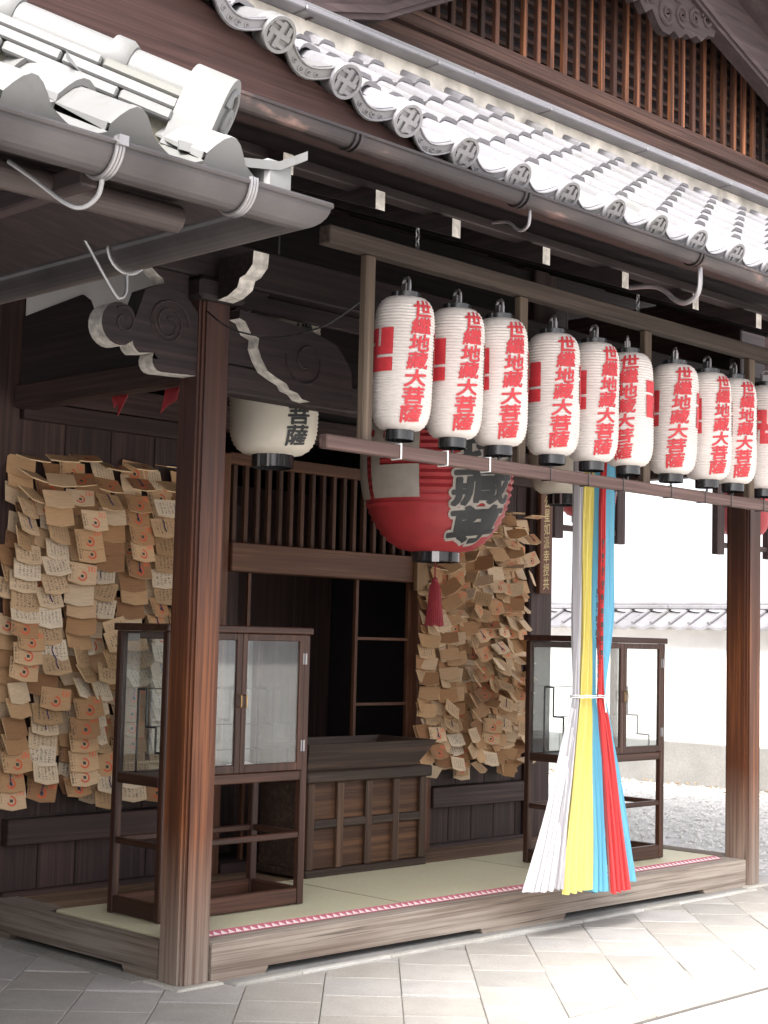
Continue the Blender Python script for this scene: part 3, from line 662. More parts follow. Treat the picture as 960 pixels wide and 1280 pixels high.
# ---------------------------------------------------------------- porch roof
PITCH = 0.70; EY, EZ = -1.45, 3.425
def sweep(X): d = max(0.0, 0.5 - X); e = max(0.0, X - 5.2); return 0.112*d**1.75 + 0.1*e**1.7
def RF(X, s):
    """surface point: X along the eave, s = run in Y from the eave"""
    k = max(0.0, 1 - s/1.75); return Vector((X, EY + s, EZ + 0.03 + PITCH*s + sweep(X)*k))
roof = MB()
NX = 40; X0r, X1r = -3.4, 6.0  # unseen left end of roof and soffit lengthened to block the sun
for i in range(NX):
    xa = X0r + (X1r-X0r)*i/NX; xb = X0r + (X1r-X0r)*(i+1)/NX
    for (sa, sb) in ((0.06, 0.7), (0.7, 1.33)):
        d = Vector((0, 0, -0.04)); e = Vector((0, 0, -0.075))
        roof.quad(RF(xa, sa)+d, RF(xb, sa)+d, RF(xb, sb)+d, RF(xa, sb)+d)
        roof.quad(RF(xa, sa)+e, RF(xa, sb)+e, RF(xb, sb)+e, RF(xb, sa)+e)
    roof.quad(RF(xa, 0.06)+d, RF(xa, 0.06)+e, RF(xb, 0.06)+e, RF(xb, 0.06)+d)
roofo = roof.build('porch_roof', RX, hall)
fa = MB()
for i in range(NX):      # fascia board follows the swept eave above, stays level below
    xa = X0r + (X1r-X0r)*i/NX; xb = X0r + (X1r-X0r)*(i+1)/NX
    za, zb = RF(xa, 0).z - 0.045, RF(xb, 0).z - 0.045
    la = lb = 3.36
    fa.quad((xa, EY+0.035, la), (xb, EY+0.035, lb), (xb, EY+0.035, zb), (xa, EY+0.035, za))
    fa.quad((xa, EY+0.035, la), (xa, EY+0.36, la+0.1), (xb, EY+0.36, lb+0.1), (xb, EY+0.035, lb))
    fa.quad((xa, EY+0.035, za), (xb, EY+0.035, zb), (xb, EY+0.07, zb+0.02), (xa, EY+0.07, za+0.02))
fa.build('eave_board', wood('eave_board_wood', (0.034, 0.016, 0.014), (0.062, 0.030, 0.026), 'x', 0.7, 55), hall)
# soffit deck from eave to wall
sf = MB(); sf.quad((-3.4, -1.1, 3.46), (6.0, -1.1, 3.46), (6.0, 1.62, 4.36), (-3.4, 1.62, 4.36)); sf.quad((-3.4, -1.1, 3.50), (-3.4, 1.62, 4.40), (6.0, 1.62, 4.40), (6.0, -1.1, 3.50)); sf.build('soffit', RX, hall)
for k in range(14):      # rafters with white painted ends
    X = [-2.3, -1.7, -1.05, -0.50, 0.0, 0.46][k] if k < 6 else 1.07 + (k-6)*0.605
    dz = 0.45*max(0, 0.3-X)*0.14 + 0.0
    f = lambda u, v, d: (d, -1.12 + u, 3.255 + dz + v + 0.36*u)
    mb = MB(); mb.prism([(0, 0), (0, 0.078), (1.9, 0.078), (1.9, 0)], f, X-0.026, X+0.026, edge_mat=1, edges={0})
    mb.build('rafter', [RYW, WHITEP], hall)
B('eave_purlin', (-2.4, -1.03, 3.375), (6.0, -0.95, 3.42), RX, hall)
# tile meshes
def tile_mesh(name, w_, ln, rw, rh, pd, mat, th=0.018, lift=0.024, eave=None, wave=False):
    mb = MB(); prof = []
    if wave:
        npf = 16
        for i in range(npf+1):
            x_ = w_*i/npf
            if x_ <= rw: z_ = rh*math.sin(math.pi*x_/rw)
            else: z_ = -pd*math.sin(math.pi*0.82*(x_-rw)/(w_-rw))
            prof.append((x_, z_))
    else:
        for x_, z_ in ((0, 0.0), (0.006, 0.6), (0.02, 0.95), (rw*0.5, 1.0), (rw-0.02, 0.95), (rw-0.004, 0.55)): prof.append((x_, z_*rh))
        for i in range(9): t = i/8; prof.append((rw + (w_-rw)*t, -pd*math.sin(math.pi*t)))
    n = len(prof)
    for y, lf in ((0, lift), (ln, 0)):
        for x_, z_ in prof: mb.v.append((x_, y, z_ + lf))
    for x_, z_ in prof: mb.v.append((x_, 0, z_ + lift - th))
    for i in range(n-1):
        mb.f.append((i, i+1, n+i+1, n+i)); mb.f.append((2*n+i, 2*n+i+1, i+1, i)); mb.fm += [0, 0]
    mb.f.append((0, n, 2*n)); mb.f.append((n-1, 2*n-1, 3*n-1)[::-1]); mb.fm += [0, 0]
    if eave == 'apron':        # wavy closed end, merging disc and apron
        ap = 0.05; a = len(mb.v)
        for x_, z_ in prof:
            mb.v.append((x_, -0.012, z_ + lift + 0.001)); 
        low = []
        for x_, z_ in prof:
            if x_ <= rw: q = -0.075
            else: q = -0.075
            low.append((x_, -0.012, q + lift - 0.01))
        mb.v += low; mb.v += [(x_, 0.02, z_) for x_, y_, z_ in low]; mb.v += [(x_, 0.01, z_ + lift + 0.001) for x_, z_ in prof]
        for i in range(n-1):
            mb.f.append((a+n+i, a+n+i+1, a+i+1, a+i)); mb.f.append((a+2*n+i, a+2*n+i+1, a+n+i+1, a+n+i)); mb.f.append((a+i, a+i+1, a+3*n+i+1, a+3*n+i)); mb.fm += [0, 0, 0]
    if eave == 'crest':
        a = len(mb.v); h = 0.048
        up = [(x_, z_ + lift - 0.004) for x_, z_ in prof if x_ >= rw*0.3]
        up = [(x_, min(z_, lift-0.0)) for x_, z_ in up]
        n2 = len(up)
        for yy in (-0.016,): mb.v += [(x_, yy, z_) for x_, z_ in up] + [(x_, yy, z_-h) for x_, z_ in up]
        mb.v += [(x_, 0.0, z_-h) for x_, z_ in up] + [(x_, 0.0, z_) for x_, z_ in up]
        for i in range(n2-1):
            mb.f.append((a+n2+i, a+n2+i+1, a+i+1, a+i)); mb.f.append((a+2*n2+i, a+2*n2+i+1, a+n2+i+1, a+n2+i)); mb.f.append((a+i, a+i+1, a+3*n2+i+1, a+3*n2+i)); mb.fm += [0, 0, 0]
        for zo in (0.0, -h+0.006): mb.tube([(x_, -0.018, z_+zo) for x_, z_ in up], 0.0045, 5)
        for cx_, rr_, fl in ((0.42, 0.012, 1), (0.55, 0.013, -1), (0.68, 0.013, 1), (0.80, 0.010, -1)):   # arabesque curls
            X_ = rw + (w_-rw)*(cx_-0.2)/0.8; zc = -pd*math.sin(math.pi*(X_-rw)/(w_-rw)) + lift - 0.004 - h/2
            mb.tube([(X_ + q[0], -0.018, zc + q[2]) for q in scroll(0, 0, rr_, 0.003, 0, 1.2, 9, 0.5, fl)], 0.0028, 4, False)
        c0 = rw/2; zc = 0.0; r = 0.066
        def disc(r0, r1, y0, y1, seg=24):
            s0 = len(mb.v)
            for rr_, yy in ((r0, y0), (r1, y1)):
                for k in range(seg): an = 2*math.pi*k/seg; mb.v.append((c0 + rr_*math.cos(an), yy, zc + rr_*math.sin(an)))
            for k in range(seg): k2 = (k+1) % seg; mb.f.append((s0+k, s0+k2, s0+seg+k2, s0+seg+k)); mb.fm.append(0)
        disc(r, r, 0.05, -0.034); disc(r, r*0.97, -0.034, -0.038); disc(r*0.97, r*0.80, -0.038, -0.038); disc(r*0.80, r*0.78, -0.038, -0.026); disc(r*0.78, 0.0005, -0.026, -0.026)
        q = 0.047
        for (x0, x1, z0, z1) in ((-.19,.19,-1,1), (-1,-.19,-.19,.19), (.19,1,-.19,.19), (-.86,-.19,.56,.86+.0), (-.86,-.5,-.86,-.19), (.19,.86,-.86,-.56), (.5,.86,.19,.86)):
            mb.box((c0+x0*q, -0.036, zc+z0*q), (c0+x1*q, -0.0262, zc+z1*q))
    return mb.mesh(name, mat, 30)
TW = 0.325
tm_ = tile_mesh('roof_tile', TW, 0.27, 0.10, 0.034, 0.024, TILE, lift=0.024)
te_ = tile_mesh('eave_tile', TW, 0.27, 0.10, 0.036, 0.052, TILE, lift=0.026, eave='crest')
EXPO = 0.235; cz = 1/math.sqrt(1+PITCH*PITCH)
ncol = 28; start = -3.215
for i in range(ncol):
    X = start + i*TW
    for j in range(7):
        s = (j*EXPO)*cz - 0.02
        if s > 1.3: continue
        o = RF(X, s); ex = (RF(X+TW, s) - o); ey = (RF(X, s+0.2) - o).normalized(); ex.normalize()
        ez = ex.cross(ey).normalized(); ey2 = ez.cross(ex)
        M = Matrix((ex, ey2, ez)).transposed().to_4x4(); M.translation = o + ez*0.004
        link('eave_tile' if j == 0 else 'roof_tile', te_ if j == 0 else tm_, roofo, M=M)
# plaster bed, flat noshi courses and round cap where the roof meets the gable
MB().box((-2.4, -0.22, 4.20), (6.0, -0.12, 4.425)).build('mortar_bed', SOIL, hall)
def course(y0, y1, z0, z1, off, L=0.9):
    x = -2.4 + off
    while x < 5.8:
        MB().bbox((x, y0, z0), (x+L-0.006, y1, z1+rng.uniform(-.002, .002)), 0.006).build('flat_ridge_tile', TILE, roofo); x += L
course(-0.31, -0.10, 4.427, 4.455, 0); 
NZ = MB()
x = -2.1
while x < 5.8:
    MB().prism([(-0.285, 4.458), (-0.285, 4.478), (-0.05, 4.56), (-0.02, 4.56), (-0.02, 4.458)], lambda u, v, d: (d, u, v), x, x+0.894).build('flat_ridge_tile', TILE, roofo, fixn=True); x += 0.9
# latticed gable above
B('gable_beam', (-1.2, 0.0, 4.50), (5.9, 0.12, 4.735), GABX, hall, c=0.012); B('gable_beam', (-1.0, -0.03, 4.74), (5.9, 0.12, 4.80), GABX, hall, c=0.01); B('gable_beam', (-1.0, 0.01, 4.803), (5.9, 0.12, 4.86), GABX, hall, c=0.01)
gl = MB().box((-0.8, 0.16, 4.862), (5.85, 0.20, 6.1)).build('gable_lattice', INNER, hall)
for k in range(43):
    X = 0.55 + k*0.1225; d = abs(X - 3.5); top = min(6.1, 6.18 - d*0.42)
    MB().bbox((X, 0.03, 4.862), (X+0.036, 0.062, max(5.0, top)), 0.004).build('lattice_bar', GAB, gl)
rg = MB(); z = 4.92
while z < 6.1:
    rg.box((-0.4, 0.10, z), (5.8, 0.13, z+0.022)); z += 0.078
rg.build('lattice_rungs', GABX, gl, kind='stuff')
# barge boards meeting above the pendant, with their soffit and roof edge
def barge(pts, flip):
    f = lambda u, v, d: (3.47 + flip*u, d, v)
    lo = pts; hi = [(u, v+0.36+0.02*u) for u, v in pts]
    mb = MB(); mb.prism(lo + hi[::-1], f, -0.26, -0.16); mb.build('barge_board', HAFU, hall, fixn=True)
    mb = MB(); mb.prism([(u, v+0.33) for u, v in lo] + [(u, v+0.43) for u, v in lo[::-1]], f, -0.50, -0.10); mb.build('verge_soffit', HAFU, hall, fixn=True)
    mb = MB(); mb.prism([(u, v+0.03) for u, v in lo] + [(u, v+0.07) for u, v in lo[::-1]], f, -0.275, -0.262); mb.build('barge_moulding', HAFU, hall, fixn=True)
    for i in range(len(lo)-1):
        (u0, v0), (u1, v1) = lo[i], lo[i+1]; n = 3
        for k in range(n):
            a = k/n; b = (k+1)/n-0.02
            mb = MB(); mb.prism([(u0+(u1-u0)*a, v0+(v1-v0)*a+0.44), (u0+(u1-u0)*b, v0+(v1-v0)*b+0.44), (u0+(u1-u0)*b, v0+(v1-v0)*b+0.52), (u0+(u1-u0)*a, v0+(v1-v0)*a+0.52)], f, -0.56, -0.2); mb.build('verge_tile', TILE, hall, fixn=True)
barge([(0.0, 5.56), (0.35, 5.42), (0.75, 5.28), (1.13, 5.145), (1.7, 4.98), (2.4, 4.80), (2.75, 4.72)], 1)
barge([(0.0, 5.56), (0.45, 5.46), (1.0, 5.28), (1.5, 5.09), (2.0, 4.885), (2.62, 4.56), (3.1, 4.42)], -1)
mb = MB(); mb.quad((-1.5, -0.45, 4.9), (3.47, -0.45, 6.15), (3.47, 5, 6.15), (-1.5, 5, 4.9)); mb.quad((6.3, 5, 5.4), (3.47, 5, 6.15), (3.47, -0.45, 6.15), (6.3, -0.45, 5.4)); mb.build('upper_roof', TILE, hall)
MB().box((-1.6, 4.9, 0), (6.0, 5.0, 5.4)).build('rear_wall', WX, hall)
MB().box((-1.6, BY+0.1, 4.3), (6.0, 4.9, 4.45)).build('ceiling', WX, hall)
MB().box((4.5, BY+0.2, 0), (4.56, 4.9, 4.3)).build('side_wall', PLASTER, hall)
MB().box((-3.4, BY+0.12, 0), (-0.072, BY+0.17, 4.3)).build('side_wall', WZ, hall)  # left stretch is unseen, lengthened to block low side light
# carved pendant
ge = [(-0.62, 5.62), (-0.60, 5.40), (-0.52, 5.33), (-0.46, 5.36), (-0.40, 5.30), (-0.33, 5.345), (-0.27, 5.27), (-0.22, 5.24), (-0.15, 5.24), (-0.10, 5.28), (-0.04, 5.25), (0.03, 5.30), (0.08, 5.285), (0.14, 5.32), (0.20, 5.30), (0.27, 5.36), (0.34, 5.37), (0.36, 5.42), (0.42, 5.45), (0.40, 5.62)]
gg = MB().prism(ge, lambda u, v, d: (3.47+u, d, v), -0.235, -0.185).build('gable_pendant', HAFU, hall, fixn=True)
cs = MB()
for (a, b, r0, st, fl) in ((-0.50, 5.43, 0.07, 1, 1), (-0.35, 5.42, 0.07, 4, -1), (-0.18, 5.36, 0.085, 2, 1), (-0.02, 5.40, 0.07, 5, -1), (0.12, 5.42, 0.06, 1, 1), (0.25, 5.45, 0.055, 3, -1), (-0.28, 5.53, 0.06, 2, 1), (-0.08, 5.52, 0.05, 0, -1)):
    cs.tube([(3.47+p[0], p[1], p[2]) for p in scroll(a, b, r0, 0.012, -0.238, 1.5, 22, st, fl)], [0.013]*12 + [0.009]*11, 6)
    cs.lathe([(0.001, -0.0), (0.014, 0.0)], 8, (3.47+a, -0.24, b))
cs.build('carved_scroll', HAFU, gg, smooth=True)
# ---------------------------------------------------------------- gutters
def gutter(p0, p1, r, out, mat, parent, name='gutter', close=True, m0=0, m1=0):
    p0, p1, out = Vector(p0), Vector(p1), Vector(out).normalized(); mb = MB(); n = 12; a = []; ax = (p1-p0).normalized()
    for k in range(n+1):
        an = math.pi*k/n; off = out*(r*math.cos(an)) + Vector((0, 0, -r*math.sin(an))); a.append(off)
    for q in range(n):
        e0 = lambda v: p0 + v + ax*(m0*v.dot(out)); e1 = lambda v: p1 + v + ax*(m1*v.dot(out))
        mb.quad(e0(a[q]), e1(a[q]), e1(a[q+1]), e0(a[q+1])); mb.quad(e0(a[q]*0.95), e0(a[q+1]*0.95), e1(a[q+1]*0.95), e1(a[q]*0.95))
    if close:
        if not m0: mb.quad(*[e0(v) for v in a])
        if not m1: mb.quad(*[e1(v) for v in a])
    mb.tube([e0(a[0]), e1(a[0])], 0.0075, 8); mb.tube([e0(a[-1]), e1(a[-1])], 0.006, 8)
    return mb.build(name, mat, parent, smooth=True)
gt = gutter((-2.3, EY-0.025, 3.372), (6.0, EY-0.025, 3.372), 0.050, (0, -1, 0), COPPER, hall)
def strap(X, parent, y, z, r, mat):
    mb = MB(); P = [(X, y - (r+0.004)*math.cos(R(a)), z - (r+0.004)*math.sin(R(a))) for a in range(0, 181, 15)]
    mb.tube(P, 0.006, 6); return mb
for X in (-0.52, 0.44, 1.72, 2.9, 4.1, 5.3):
    mb = MB()
    for dx in (-0.012, 0.012): mb.tube([(X+dx, EY-0.025 - 0.054*math.cos(R(a)), 3.372 - 0.054*math.sin(R(a))) for a in range(0, 181, 15)], 0.006, 6)
    mb.build('gutter_joint', COPPER, gt, smooth=True)
for X in (0.52, 1.78, 4.2):
    mb = MB(); y = EY+0.01
    k = 1.0 if X > 1 else 0.5; mb.tube(curve([(X, y-0.03, 3.325), (X, y-0.03, 3.325-0.085*k), (X, y-0.03+0.02*k, 3.325-0.135*k), (X, y-0.03+0.08*k, 3.325-0.16*k), (X, y-0.03+0.14*k, 3.325-0.135*k), (X, y-0.03+0.19*k, 3.325-0.09*k), (X, y-0.03+0.26*k, 3.325-0.055*k), (X, y-0.03+0.40*k, 3.325-0.04*k)]), 0.011*k+0.0015, 8); mb.build('gutter_hook', METAL, gt, smooth=True)

# ================================================================ lantern rack
RY = -0.75
rk = thing('lantern_rack', 'hanging wooden rack with squared timber rail holding the row of white lanterns under the eave', 'lantern rack', (0, RY, 2.36))
B('top_beam', (0.04, -0.035, 0.845), (5.6, 0.035, 0.925), RACKX, rk)
for X in (0.275, 1.315, 2.345, 3.37, 4.40, 5.42): B('rack_post', (X, -0.02, 0.022), (X+0.06, 0.02, 0.844), RACKW, rk)
x_ = 0.02
rail = B('rail', (0.02, -0.072, -0.028), (5.6, -0.022, 0.030), BAMBOO, rk, c=0.005)
def band(X, mat, nm, w_=0.004):
    mb = MB(); P = [(X, -0.022+.003, -0.028-.003), (X, -0.072-.003, -0.028-.003), (X, -0.072-.003, 0.030+.003), (X, -0.022+.003, 0.030+.003), (X, -0.022+.003, -0.031)]
    mb.tube(P, w_, 6); mb.build(nm, mat, rk, smooth=True)
for X in (0.46, 0.76, 1.05): band(X, TIE, 'cable_tie', 0.0045)
for X in (1.50, 1.80, 2.09, 2.52, 2.84, 3.10, 3.44, 3.76): band(X, LACQ, 'wire_tie', 0.0028)
for X in (0.61, 2.30, 4.0):
    mb = MB()
    for k in range(6):
        z0 = 0.93 + k*0.028
        pts = [(X + (0.009*math.cos(R(a)) if k % 2 else 0), (0 if k % 2 else 0.009*math.cos(R(a))), z0 + 0.018*math.sin(R(a))) for a in range(0, 361, 30)]
        mb.tube(pts, 0.0035, 5)
    mb.build('chain', WIRE, rk, smooth=True)

# ---------------------------------------------------------------- lanterns
def body_prof(Rm, H, neck, ribs, p=5.0, amp=0.0026):
    def rf(z):
        s = max(-1, min(1, z/(H/2))); return neck + (Rm-neck)*max(0.0, 1-abs(s)**p)**0.55
    pr = []
    n = ribs*2
    for i in range(n+1):
        z = -H/2 + H*i/n; r = rf(z)
        pr.append((r + (amp if i % 2 else -amp), z))
    return rf, pr
TXT7 = bolder(glyphs('世繼地藏大菩薩', 0.0785, 0.102, 0.0, 0.09), 0.0028)
rf1, pr1 = body_prof(0.134, 0.60, 0.066, 42, 7.0, 0.0022)
me_body = MB().lathe(pr1, 44, caps=False).mesh('paper_body', PAPER, 60)
r0_ref[0] = 0.136
me_txt = wrap(*TXT7, rf1, 0.0, 0.0, 0.0044).mesh('lettering', REDINK)
me_txt2 = wrap(*TXT7, rf1, math.pi, 0.0, 0.0044).mesh('lettering', REDINK)
CG = crest_grid(0.195)
me_cr = wrap(*CG, rf1, -math.pi/2, 0.045, 0.0044).mesh('crest', REDINK)
me_cr2 = wrap(*CG, rf1, math.pi/2, 0.045, 0.0044).mesh('crest', REDINK)
me_ringb = MB().lathe([(0.064, 0.0), (0.066, 0.002), (0.066, 0.05), (0.062, 0.052), (0.058, 0.05), (0.058, 0.0)], 28, caps=False).mesh('bottom_ring', LACQ, True)
me_ringt = MB().lathe([(0.060, 0.0), (0.066, 0.002), (0.066, 0.03), (0.06, 0.032), (0.0005, 0.032)], 28, caps=False).mesh('top_ring', LACQ, True)
mbk = MB(); mbk.tube([(-0.028, 0, 0.03), (-0.028, 0, 0.085), (-0.015, 0, 0.10), (0.015, 0, 0.10), (0.028, 0, 0.085), (0.028, 0, 0.03)], 0.007, 6); mbk.box((-0.02, -0.014, 0.03), (0.02, 0.014, 0.075)); me_hook = mbk.mesh('hanger', METAL, True)
mbk = MB(); mbk.tube([(0, 0, -0.02), (0, 0, 0.0)], 0.006, 6); me_pin = mbk.mesh('pin', LACQ)
lx = [0.54, 0.88, 1.18, 1.59, 1.93, 2.23, 2.64, 2.96, 3.22, 3.56, 3.88, 4.2]
ltext = [30, 30, 30, 25, 35, -4, 17, 38, 33, 86, 30, 30]
lab = ['white paper lantern with red lettering nearest the camera, leftmost on the rack', 'white paper lantern second from the left on the rack, behind the nearest one', 'third white lantern from the left, last before the second rack post',
       'white lantern with red lettering just right of the second rack post', 'white lantern hanging directly in front of the coloured rope top, middle of its bay', 'white lantern turned the other way, its red crest at the right edge',
       'white lantern just right of the third rack post, above the white wall', 'middle lantern of the three left of the right porch post', 'white lantern just left of the fourth rack post, third in its bay', 'white lantern cut by the right edge of the picture, its crest facing out',
       'white lantern beyond the right edge, second right of the fourth rack post', 'last white lantern on the rack at the far right end']
proto = None
cp = cam.matrix_world.translation
# crest sits a quarter turn left of the lettering for the reader
for i, X in enumerate(lx):
    zc = 2.763 + rng.uniform(-0.004, 0.004); y = RY + rng.uniform(-0.01, 0.01)
    if proto is None:
        proto = thing('paper_lantern', lab[0], 'lantern', (X, y, zc), 0, 'white paper lanterns hung in a row on the rack')
        link('paper_body', me_body, proto); link('lettering', me_txt, proto); link('lettering', me_txt2, proto); link('crest', me_cr, proto); link('crest', me_cr2, proto)
        link('bottom_ring', me_ringb, proto, loc=(0, 0, -0.345)); link('top_ring', me_ringt, proto, loc=(0, 0, 0.292)); link('hanger', me_hook, proto, loc=(0, 0, 0.292)); link('pin', me_pin, proto, loc=(0, 0, -0.345))
        t = proto
    else:
        t = copy_tree(proto); t.location = (X, y, zc); t['label'] = lab[i]
    toward = math.atan2(cp.y - y, cp.x - X)                # azimuth towards the camera
    t.scale = (rng.uniform(.975, 1.02), rng.uniform(.975, 1.02), rng.uniform(.985, 1.01))
    t.rotation_euler = (rng.uniform(-.02, .02), rng.uniform(-.025, .025), toward + R(ltext[i]))
# large white lanterns inside the porch
r0_ref[0] = 0.23
rfw, prw = body_prof(0.228, 0.80, 0.105, 38, 7.5, 0.0028)
TXB = bolder(glyphs('世繼地藏大菩薩', 0.104, 0.128, 0.0, 0.03), 0.0035)
def big_white(X, lab_, az):
    Y = 0.52; t = thing('large_white_lantern', lab_, 'lantern', (X, Y, 2.875), math.atan2(cp.y-Y, cp.x-X) + R(az), 'large white lanterns inside the porch')
    MB().lathe(prw, 56, caps=False).build('paper_body', PAPER2, t, smooth=60)
    wrap(*TXB, rfw, 0.0, 0.0, 0.0045).build('lettering', BLACKINK, t)
    MB().lathe([(0.10, 0), (0.108, 0.003), (0.108, 0.07), (0.10, 0.072), (0.10, 0.0)], 36, caps=False).build('bottom_ring', LACQ, t, smooth=True, loc=(0, 0, -0.465))
    MB().lathe([(0.10, 0), (0.108, 0.003), (0.108, 0.05), (0.0005, 0.052)], 36, caps=False).build('top_ring', LACQ, t, smooth=True, loc=(0, 0, 0.395))
    MB().tube([(0, 0, 0.44), (0, 0, 0.75)], 0.005, 6).build('hanging_wire', WIRE, t)
    for a in (-40, -12): MB().box((0.107, -0.006, 0), (0.112, 0.006, 0.07), Matrix.Rotation(R(a-az), 4, 'Z')).build('ring_clasp', METAL, t, loc=(0, 0, -0.465))
big_white(0.90, 'large white lantern with black lettering hanging beside the left porch post', 36)
big_white(3.33, 'large white lantern half hidden by the coloured ropes, before the rear right post', 36)
# giant red lantern
r0_ref[0] = 0.435
HR = 1.06; rfr, prr = body_prof(0.435, HR, 0.135, 27, 2.35, 0.006)
t = thing('giant_red_lantern', 'giant round red paper lantern with white crest and black lettering in mid-porch', 'lantern', (2.13, 0.5, 2.575), math.atan2(cp.y-0.5, cp.x-2.13))
MB().lathe(prr, 72, caps=False).build('paper_body', REDP, t, smooth=60)
TRg = glyphs('繼地藏尊', 0.21, 0.42, 0.0, 0.0, 0.035); TR = bolder(TRg, 0.008, 8); TRo = bolder(TRg, 0.023, 12)
wrap(*TRo, rfr, R(39), -0.07, 0.0085).build('lettering_outline', GREYP, t); wrap(*TR, rfr, R(39), -0.07, 0.0125).build('lettering', BLACKINK, t)
CG2 = crest_grid(0.56); Cs = ([], [])
wrap(*CG2, rfr, R(-50), 0.03, 0.0085).build('crest', GREYP, t)
MB().lathe([(0.125, 0), (0.135, 0.003), (0.135, 0.055), (0.125, 0.058), (0.12, 0.0)], 40, caps=False).build('bottom_ring', LACQ, t, smooth=True, loc=(0, 0, -HR/2-0.055))
MB().lathe([(0.125, 0), (0.135, 0.003), (0.135, 0.055), (0.0005, 0.058)], 40, caps=False).build('top_ring', LACQ, t, smooth=True, loc=(0, 0, HR/2-0.004))
MB().box((0.136, -0.02, -0.058), (0.142, 0.02, 0.0)).build('ring_clasp', METAL, t, loc=(0, 0, -HR/2))
ts = MB(); ts.tube([(0, 0, -HR/2-0.05), (0, 0, -HR/2-0.2)], 0.005, 6); ts.build('tassel_cord', TASSEL, t)
tp = MB(); n = 26
for k in range(n):
    a = 2*math.pi*k/n; tp.tube([(0.008*math.cos(a), 0.008*math.sin(a), 0), (0.026*math.cos(a), 0.026*math.sin(a), -0.03), (0.034*math.cos(a), 0.034*math.sin(a), -0.12), (0.05*math.cos(a), 0.05*math.sin(a), -0.25-rng.random()*0.01)], 0.0055, 5)
tp.lathe([(0.005, 0.02), (0.018, 0.012), (0.018, -0.005), (0.01, -0.012)], 12); tp.lathe([(0.02, -0.01), (0.026, -0.04), (0.045, -0.24)], 14)
tp.build('tassel', TASSEL, t, loc=(0, 0, -HR/2-0.16), smooth=True)
MB().tube([(0, 0, HR/2), (0, 0, HR/2+0.35)], 0.006, 6).build('hanging_wire', WIRE, t)
# lanterns seen past the right end of the porch
def side_rack(x0, x1, y, lab1, lab2):
    t = thing('small_lantern_frame', lab1, 'lantern frame', (x0, y, 2.36), 0, 'black hanging frames with red lanterns right of the porch')
    B('frame_post', (-0.06, -0.03, 0), (0.06, 0.03, 1.6), LACQ, t) if False else None
    for X in (0, x1-x0): B('frame_post', (X-0.055, -0.03, -0.02), (X+0.055, 0.03, 2.1), WZ, t)
    B('frame_rail', (0.056, -0.02, 0.04), (x1-x0-0.056, 0.02, 0.085), WX, t)
    q = thing('small_red_lantern', lab2, 'lantern', ((x0+x1)/2, y, 2.76), 0, 'red lanterns hanging right of the porch')
    r0_ref[0] = 0.2; rf_, p_ = body_prof(0.215, 0.46, 0.13, 18, 3.5, 0.003); MB().lathe(p_, 36, caps=False).build('paper_body', REDP, q, smooth=60)
    MB().lathe([(0.12, 0), (0.13, 0.003), (0.13, 0.05), (0.12, 0.052)], 28, caps=False).build('bottom_ring', LACQ, q, smooth=True, loc=(0, 0, -0.28))
    mbb = MB()
    V, F = glyphs('奉', 0.2, 0.2, 0.03)
    for az in (-140, -40): wrap(V, F, rf_, R(az), 0.0, 0.005).build('lettering', WHITEP, q)
    MB().tube([(0, 0, 0.25), (0, 0, 1.7)], 0.006, 6).build('hanging_wire', WIRE, q)
side_rack(4.87, 5.66, 1.8, 'black hanging frame seen just behind the coloured ropes against the white sky', 'small red lantern behind the coloured ropes in the first hanging frame')
side_rack(7.10, 7.92, 1.8, 'black hanging frame seen either side of the right porch post', 'small red lantern mostly hidden behind the right porch post')

# ================================================================ bell ropes
bt = thing('bell_rope', 'tall bundle of white, yellow, blue and red cloth streamers tied at the middle', 'streamers', (0, -0.3, 0))
def streamer(name, mat, keys, folds, ph, depth, parent=bt, ybase=0.0):
    """keys: (z, x0, x1, amp) from top to bottom; pleated sheet folded zigzag"""
    mb = MB(); n = folds*4; rows = 40; zt, zb = keys[0][0], keys[-1][0]
    for r in range(rows+1):
        z = zt + (zb-zt)*r/rows
        for a, b in zip(keys, keys[1:]):
            if a[0] >= z >= b[0]: t = (a[0]-z)/(a[0]-b[0]); break
        x0 = a[1]+(b[1]-a[1])*t; x1 = a[2]+(b[2]-a[2])*t; am = a[3]+(b[3]-a[3])*t
        for i in range(n+1):
            u = i/n; zig = abs(((u*folds + ph) % 1.0)*2-1)*2-1
            X = x0 + (x1-x0)*(u + 0.25/folds*math.sin(u*folds*6.28*1.0)*0.5)
            mid = 2.46; bulge = -math.sqrt(max(0, 1-((X-mid)/0.55)**2))*depth*(am/0.03)
            Y = ybase + bulge + zig*am*(1+0.25*math.sin(z*3+ph*9)) + 0.004*math.sin(z*7+i)
            mb.v.append((X + 0.0015*math.sin(z*4+i*1.1), Y, z + (0.006*math.sin(i*1.3) if r == rows else 0)))
    for r in range(rows):
        for i in range(n): a = r*(n+1)+i; mb.f.append((a, a+1, a+n+2, a+n+1)); mb.fm.append(0)
    return mb.build(name, mat, parent, smooth=50)
KZ = (3.05, 2.4, 1.27, 0.22)
def keys(t, mdl, bo, zb, amt=0.022):
    return [(3.12, t[0]+0.02, t[1]+0.02, amt), (2.4, t[0], t[1], amt), (1.7, t[0]+0.01, t[1]+0.0, 0.02), (1.29, mdl[0], mdl[1], 0.012), (1.24, mdl[0], mdl[1], 0.012), (1.15, mdl[0]-(mdl[0]-bo[0])*0.12, mdl[1]+(bo[1]-mdl[1])*0.12, 0.016), (zb, bo[0], bo[1], 0.028)]
streamer('grey_streamer', CLG, keys((2.318, 2.372), (2.352, 2.385), (2.16, 2.25), 0.27), 3, 0.2, 0.05)
streamer('white_streamer', CLW, keys((2.33, 2.38), (2.36, 2.412), (1.975, 2.235), 0.265), 5, 0.1, 0.05)
